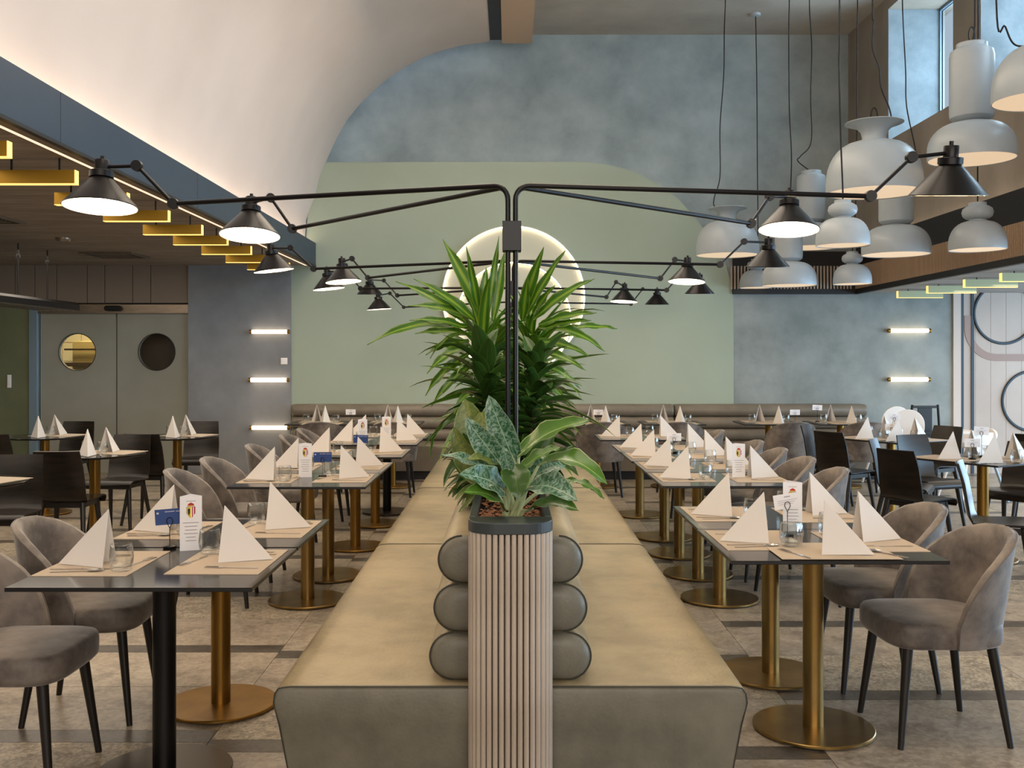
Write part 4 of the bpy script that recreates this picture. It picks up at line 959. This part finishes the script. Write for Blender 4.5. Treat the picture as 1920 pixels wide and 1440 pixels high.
# ================================================================== CARDS
tmp_text = {}
def text_mesh(body, size, m, ext=.0002):
    cu = bpy.data.curves.new('t', 'FONT'); cu.body = body; cu.size = size; cu.extrude = ext; cu.align_x = 'LEFT'; cu.align_y = 'CENTER'; cu.resolution_u = 2
    o = bpy.data.objects.new('t', cu); COL.objects.link(o); dg = bpy.context.evaluated_depsgraph_get(); me = bpy.data.meshes.new_from_object(o.evaluated_get(dg)); me.materials.clear(); me.materials.append(M[m])
    bpy.data.objects.remove(o); return me
TXT = text_mesh('RESTAURANT - Reserviert', .0062, 'offwhite')
LOGO = Geo().box(-.0035, -.0015, -.0, .0004, -.004, .004).box(.0015, .0035, -.0, .0004, -.004, .004).box(-.0015, .0015, 0, .0004, -.001, .001).mesh('logo', 'offwhite')
def holder(x, y_, blue, lb, ang=0, tilt=0, w_=.115, h=.062, base=True, zc=.125):
    t = thing('sign_holder', lb, 'sign', (x, y_, TZ), R(ang))
    ob('foot', Geo().lathe([(.024, 0), (.026, .003), (.026, .010), (.022, .013)], 20).mesh('ft', 'black', smooth=40), t)
    ob('wire', Geo().tube([(0, 0, .01), (0, 0, zc-.045), (-.012, 0, zc-.02), (-.010, 0, zc-.008), (0, 0, zc-.002), (.010, 0, zc-.008), (.012, 0, zc-.02), (0, 0, zc-.045)], .0016, 6).mesh('wr', 'black', smooth=60), t)
    c = ob('card', boxmesh('cd', 'blue_card' if blue else 'offwhite', -w_/2, w_/2, .002, .0028, -h/2, h/2), t, (0, 0, zc), (0, R(tilt), 0))
    if blue:
        ob('lettering', TXT, c, (-.018, .0018, .020), (R(90), 0, 0)); ob('logo', LOGO, c, (-.046, .0016, .016))
    else:
        g = Geo(); g.box(-.012, .014, .001, .002, .017, .0205)
        for k in range(3): g.box(-.04, .042-.01*k, .001, .002, .004-k*.008, .0052-k*.008)
        ob('print', g.mesh('pr', 'greyprint'), c)
    return t
def crest():
    g = Geo(); W, H = .030, .042
    def sh(x0, x1, mi, y=0, top=0):
        out = []
        n = 8
        for k in range(n+1):
            x = x0+(x1-x0)*k/n; u = abs(x)/(W/2+1e-6); zb_ = -H*(1-.42*min(1, u)**2.2); out.append((x, zb_))
        g.prism(out+[(x1, top), (x0, top)], y-.0004, y, mi)
    sh(-W/2-.0012, W/2+.0012, 2, 0, .001); sh(-W/2, 0, 0, -.0004); 
    st = W/2/4
    for k in range(4): sh(k*st, (k+1)*st, 3 if k % 2 == 0 else 1, -.0004)
    g.prism([(-.0105, -.008), (-.0075, -.004), (-.0045, -.008), (-.003, -.006), (-.0035, -.022), (-.006, -.032), (-.0075, -.034), (-.009, -.030), (-.0115, -.022), (-.012, -.006)], -.0012, -.0008, 2)
    g.prism([(-.013, .003), (-.011, .011), (-.006, .0145), (0, .016), (.006, .0145), (.011, .011), (.013, .003)], -.0006, 0, 1); g.box(-.0018, .0018, -.0006, 0, .016, .0195, 0)
    g.box(-.012, .012, -.0009, -.0006, .004, .0062, 0)
    return g.mesh('crest', ['yellow', 'red', 'ink', 'offwhite'])
CREST = crest()
def menu(x, y_, ang, lb):
    t = thing('menu_card', lb, 'menu', (x, y_, TZ), R(ang)); s = .082; H = .212; r = s/math.sqrt(3)/2
    for k in range(3):
        a = -90+120*k
        m = Matrix.Rotation(R(a+90), 4, 'Z') @ Matrix.Translation((0, -r, 0))
        p_ = ob('panel', boxmesh('mp', 'offwhite', -s/2, s/2, -.0004, .0006, 0, H), t, mtx=m)
        ob('crest', CREST, p_, (0, -.0008, H-.042))
        g = Geo(); g.box(-.018, .018, -.0008, -.0004, H-.020, H-.018)
        for q in range(6): wq = [.030, .024, .022, .026, .018, .020][q]; g.box(-wq, wq, -.0008, -.0004, H-.105-q*.014, H-.1025-q*.014)
        ob('print', g.mesh('pr', 'greyprint'), p_)
    return t
menu(-1.255, 3.98, 18, 'white three sided menu card with crest on the nearest left table')
menu(-1.298, 6.42, 8, 'white menu card with crest on the third left table')
menu(-1.14, 9.35, 0, 'white menu card with crest on a far left table'); menu(-1.31, 8.95, 20, 'small looking menu card at the fifth left table')
menu(1.225, 4.42, -2, 'white menu card with crest behind the white sign, nearest right table')
menu(1.435, 6.40, 4, 'white menu card with crest on the third right table')
holder(-1.345, 4.00, True, 'navy reserved sign on wire holder at the nearest left table', 4, -4)
holder(-1.19, 6.42, True, 'navy reserved sign on wire holder at the third left table'); holder(-1.16, 7.85, True, 'navy reserved sign on wire holder at the fifth left table', 0, 2)
holder(1.165, 4.26, False, 'tilted white sign on wire holder at the nearest right table', 0, -9, zc=.15)
holder(1.30, 8.05, False, 'white sign on wire holder at the fifth right table')
holder(-1.86, 11.8, False, 'white sign on the leftmost back wall table'); holder(1.02, 11.75, False, 'white sign behind a napkin on third back wall table')
holder(3.3, 11.75, False, 'white sign on fifth back wall table'); holder(3.62, 11.95, False, 'white sign on rightmost back wall table', 0, 3, zc=.17)
holder(3.6, 9.5, False, 'white sign on the far diagonal table', 0, -6, zc=.2); holder(3.46, 9.2, False, 'lower white sign on the far diagonal table')
holder(3.42, 7.5, False, 'lower white sign on the near diagonal table'); holder(3.58, 7.7, False, 'upper white sign on the near diagonal table', 0, 4, zc=.2)

# ================================================================== HIGH CHAIRS
def whitehigh(tray=True):
    kit = []; out = [(-.15, 0), (-.17, .12)]+[(x*1.0, z) for x, z in arc(0, .17, .17, 180, 0, 14)]+[(.17, .12), (.15, 0)]
    m = Geo(); m.prism(out, -.16, -.135); kit.append(('backrest', m.mesh('bk', 'white', bevel=.006)))
    kit[0] = ('backrest', kit[0][1])
    for v in kit[0][1].vertices: v.co.z += .60; v.co.y -= (v.co.z-.6)*.15
    kit.append(('seat', boxmesh('st', 'white', -.15, .15, -.15, .13, .55, .60, .02)))
    for s in (-1, 1): kit.append(('side', boxmesh('sd', 'white', s*.15-.012, s*.15+.012, -.15, .1, .58, .72, .01)))
    for sx in (-1, 1):
        for sy in (-1, 1): kit.append(('leg', Geo().tube([(sx*.12, sy*.11, .56), (sx*.25, sy*.25, 0)], .015, 10).mesh('lg', 'white' if sy > 0 else 'post', smooth=60)))
    if tray: kit[0] = ('backrest', kit[0][1]); [setattr(v.co, 'z', .6+(v.co.z-.6)*.45) for v in kit[0][1].vertices]; kit.append(('tray', Geo().slab([(-.22, .02), (-.24, .12), (-.2, .28), (-.1, .33), (.1, .33), (.2, .28), (.24, .12), (.22, .02)], .70, .735).mesh('tr', 'white', bevel=.01)))
    return kit
place('baby_high_chair', whitehigh(False), 'white plastic high chair, left one by the back wall', 'high chair', (4.52, 12.05, 0), 0)
place('baby_high_chair', whitehigh(False), 'white plastic high chair standing just in front of its twin', 'high chair', (4.40, 11.3, 0), R(-10))
place('baby_high_chair', whitehigh(True), 'white high chair with tray in front of the black one', 'high chair', (4.92, 10.8, 0), R(95))
bk = thing('wooden_high_chair', 'black wooden high chair by the right back wall corner', 'high chair', (4.92, 11.9, 0))
for s in (-1, 1):
    for yy, tp in ((-.2, .66), (.2, .95)): ob('leg', Geo().tube([(s*.26, yy*1.2, 0), (s*.15, yy*.6, tp)], .016, 8).mesh('l', 'leg', smooth=60), bk)
ob('back_panel', boxmesh('b', 'leg', -.085, .085, .12, .14, .56, .93, .004), bk); ob('top_rail', boxmesh('b2', 'leg', -.15, .15, .115, .14, .91, .94, .004), bk)
ob('seat', boxmesh('b3', 'leg', -.15, .15, -.14, .14, .52, .545, .004), bk); ob('front_bar', boxmesh('b4', 'leg', -.16, .16, -.135, -.115, .62, .645, .004), bk); ob('footrest', boxmesh('b5', 'leg', -.2, .2, -.2, -.12, .25, .27, .004), bk)
